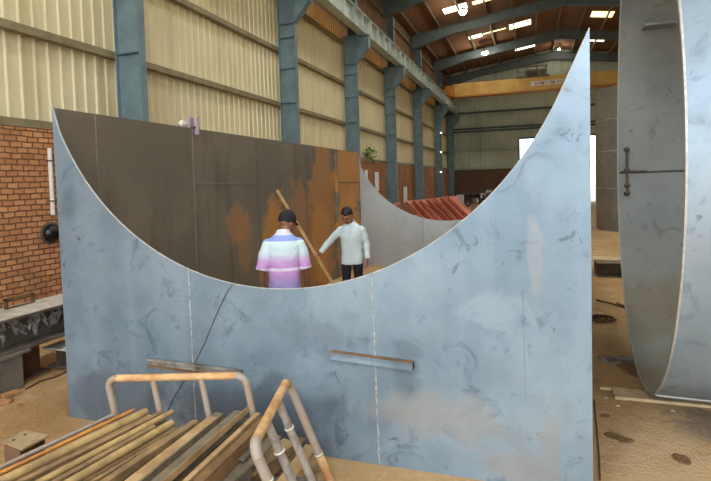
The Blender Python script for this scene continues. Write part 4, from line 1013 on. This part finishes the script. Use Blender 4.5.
    bmesh.ops.solidify(b.bm, geom=b.bm.faces[:], thickness=.008)
    out(b, 'hair', M['hair'])
    b = MB()
    for q in (-1, 1): b.tube([hp(.015*q, .112, .186), hp(.035*q, .109, .191), hp(.055*q, .094, .186)], [.005, .006, .003], 8)
    out(b, 'eyebrow', M['hair'])
    for q in (-1, 1):
        b = MB(); b.sphere(hp(.034*q, .096, .168), (.011, .008, .0045), 12, 8, m3); e = out(b, 'eye', M['eye'])
        b = MB(); b.sphere(hp(.034*q, .1045, .167), (.006, .0035, .0048), 10, 6, m3); out(b, 'iris', M['hair'], e)
    b = MB(); b.tube([hp(-.026, .108, .118), hp(-.012, .119, .122), hp(0, .121, .121), hp(.012, .119, .122), hp(.026, .108, .118)], [.004, .006, .005, .006, .004], 8); out(b, 'moustache', M['hair'])
    b = MB(); b.tube([hp(-.022, .108, .104), hp(0, .117, .105), hp(.022, .108, .104)], [.003, .006, .003], 8); out(b, 'lips', M['lip'])
    if hat:
        b = MB(); n = 28; rg = []
        for z, k_ in ((.165, 1.0), (.19, 1.02), (.22, 1.0), (.25, .9), (.275, .7), (.29, .4), (.294, .05)):
            rg.append([hp(.089*k_*math.cos(2*math.pi*j/n), .0+.107*k_*math.sin(2*math.pi*j/n), z-.02+.03*(math.sin(2*math.pi*j/n) > 0)*math.sin(2*math.pi*j/n)*(1-k_*.0)*(z < .2)) for j in range(n)])
        b.loft(rg, False); cp = out(b, 'cap', M['cap'])
        b = MB(); v = []; f = []
        for j in range(13):
            a = math.pi*(.12+.76*j/12); v += [hp(.088*math.cos(a), .1*math.sin(a), .185), hp(.092*math.cos(a), .105*math.sin(a)+.075*math.sin(a)**1.5, .172)]
        for j in range(12): f.append((2*j, 2*j+1, 2*j+3, 2*j+2))
        b.add(v, f); bmesh.ops.solidify(b.bm, geom=b.bm.faces[:], thickness=.004); out(b, 'cap_peak', M['cap'], cp)
    return o
def hrot(yaw, nod, tilt=0): return Matrix.Rotation(yaw, 3, 'Z') @ Matrix.Rotation(tilt, 3, 'Y') @ Matrix.Rotation(-nod, 3, 'X')
# man seen from the back
p1 = ony(285, 289, 5.4)
person('person', 'man in a black cap and pastel striped shirt seen from behind', (p1.x, 5.4, 0), R(24),
       {1: ((.245, .02, 1.10), (.25, .14, .88), (0, .25, -1), (-.2, 1, .1), .35), -1: ((-.25, -.03, 1.10), (-.255, .05, .86), (0, .15, -1), (.2, 1, .1), -.35)},
       hrot(R(-42), R(24)), (M['skin'], M['shirt_ombre'], M['jean']), True, .04, True, 1.05, .95, 1.04)
# man holding the stick
P2 = Vector((-2.82, 8.25, 0)); rot2 = R(-166)
hand = ony(317, 256, 8.02)
inv2 = Matrix.Rotation(-rot2, 3, 'Z')
lh = inv2 @ (hand-P2)/.98
sv = Vector((.183, .03, 1.365))
wr_ = lh+(sv-lh).normalized()*.07; el_ = sv.lerp(wr_, .52)+Vector((.03, -.05, -.02))
person('person', 'man in a pale mint shirt holding a slanted wooden stick', P2, rot2,
       {1: (el_, wr_, (lh-wr_), (0, 1, .5), .75), -1: ((-.255, -.02, 1.12), (-.27, .06, .86), (0, .12, -1), (.2, 1, 0), -.3)},
       hrot(R(-24), R(32)), (M['skin_dk'], M['shirt_pale'], M['trouser']), False, .04, False, .98, .98, 1.12)
# the stick itself leans on the side plate
top_ = Vector((XS+.05, 8.02, 2.0)); hd = hand.copy(); hd.y = 8.0
dirn = (hd-top_); bot = top_+dirn*(1.97/(top_.z-hd.z)); top_ = top_-dirn.normalized()*.02
bot.z = max(bot.z, .03)
b = MB(); b.section(rect(.05, .028, -.014), top_, bot, (0, 1, 0)); o = b.build('wooden_stick', M['wood'], None, bevel=.004)
tag(recentre(o, bot), 'long pale wooden stick leaning against the rust-stained plate', 'stick', None, 'thing')

# ------------------------------------------------------------------ light
W = bpy.data.worlds.new('world'); S.world = W; W.use_nodes = True
nt = W.node_tree; bg = nt.nodes['Background']
sky = nt.nodes.new('ShaderNodeTexSky'); sky.sky_type = 'NISHITA'; sky.sun_disc = False; sky.sun_elevation = R(48); sky.sun_rotation = R(200); sky.dust_density = 3.0; sky.air_density = 1.0
mixn = nt.nodes.new('ShaderNodeMix'); mixn.data_type = 'RGBA'; mixn.inputs[0].default_value = .6
nt.links.new(sky.outputs[0], mixn.inputs[6]); mixn.inputs[7].default_value = (7.2, 7.6, 8.0, 1)
nt.links.new(mixn.outputs[2], bg.inputs[0]); bg.inputs[1].default_value = .52
def area(name, loc, rot, sx, sy, portal=True, en=0, col=(1, 1, 1)):
    L = bpy.data.lights.new(name, 'AREA'); L.shape = 'RECTANGLE'; L.size = sx; L.size_y = sy; L.energy = en; L.color = col
    L.cycles.is_portal = portal
    o = bpy.data.objects.new(name, L); COL.objects.link(o); o.location = loc; o.rotation_euler = rot; return o
area('front_opening_daylight', ((XL+XR)/2, Y0, 6.2), (R(90), 0, 0), XR-XL, 12.4)
area('doorway_daylight', ((DX0+DX1)/2, Y1+.1, DZ/2), (R(-90), 0, 0), DX1-DX0, DZ)
S.view_settings.view_transform = 'Standard'; S.view_settings.look = 'None'; S.view_settings.gamma = 1; S.view_settings.use_curve_mapping = False
S.view_settings.exposure = 0.2
S.cycles.max_bounces = 10; S.cycles.diffuse_bounces = 6
S.cycles.use_denoising = True
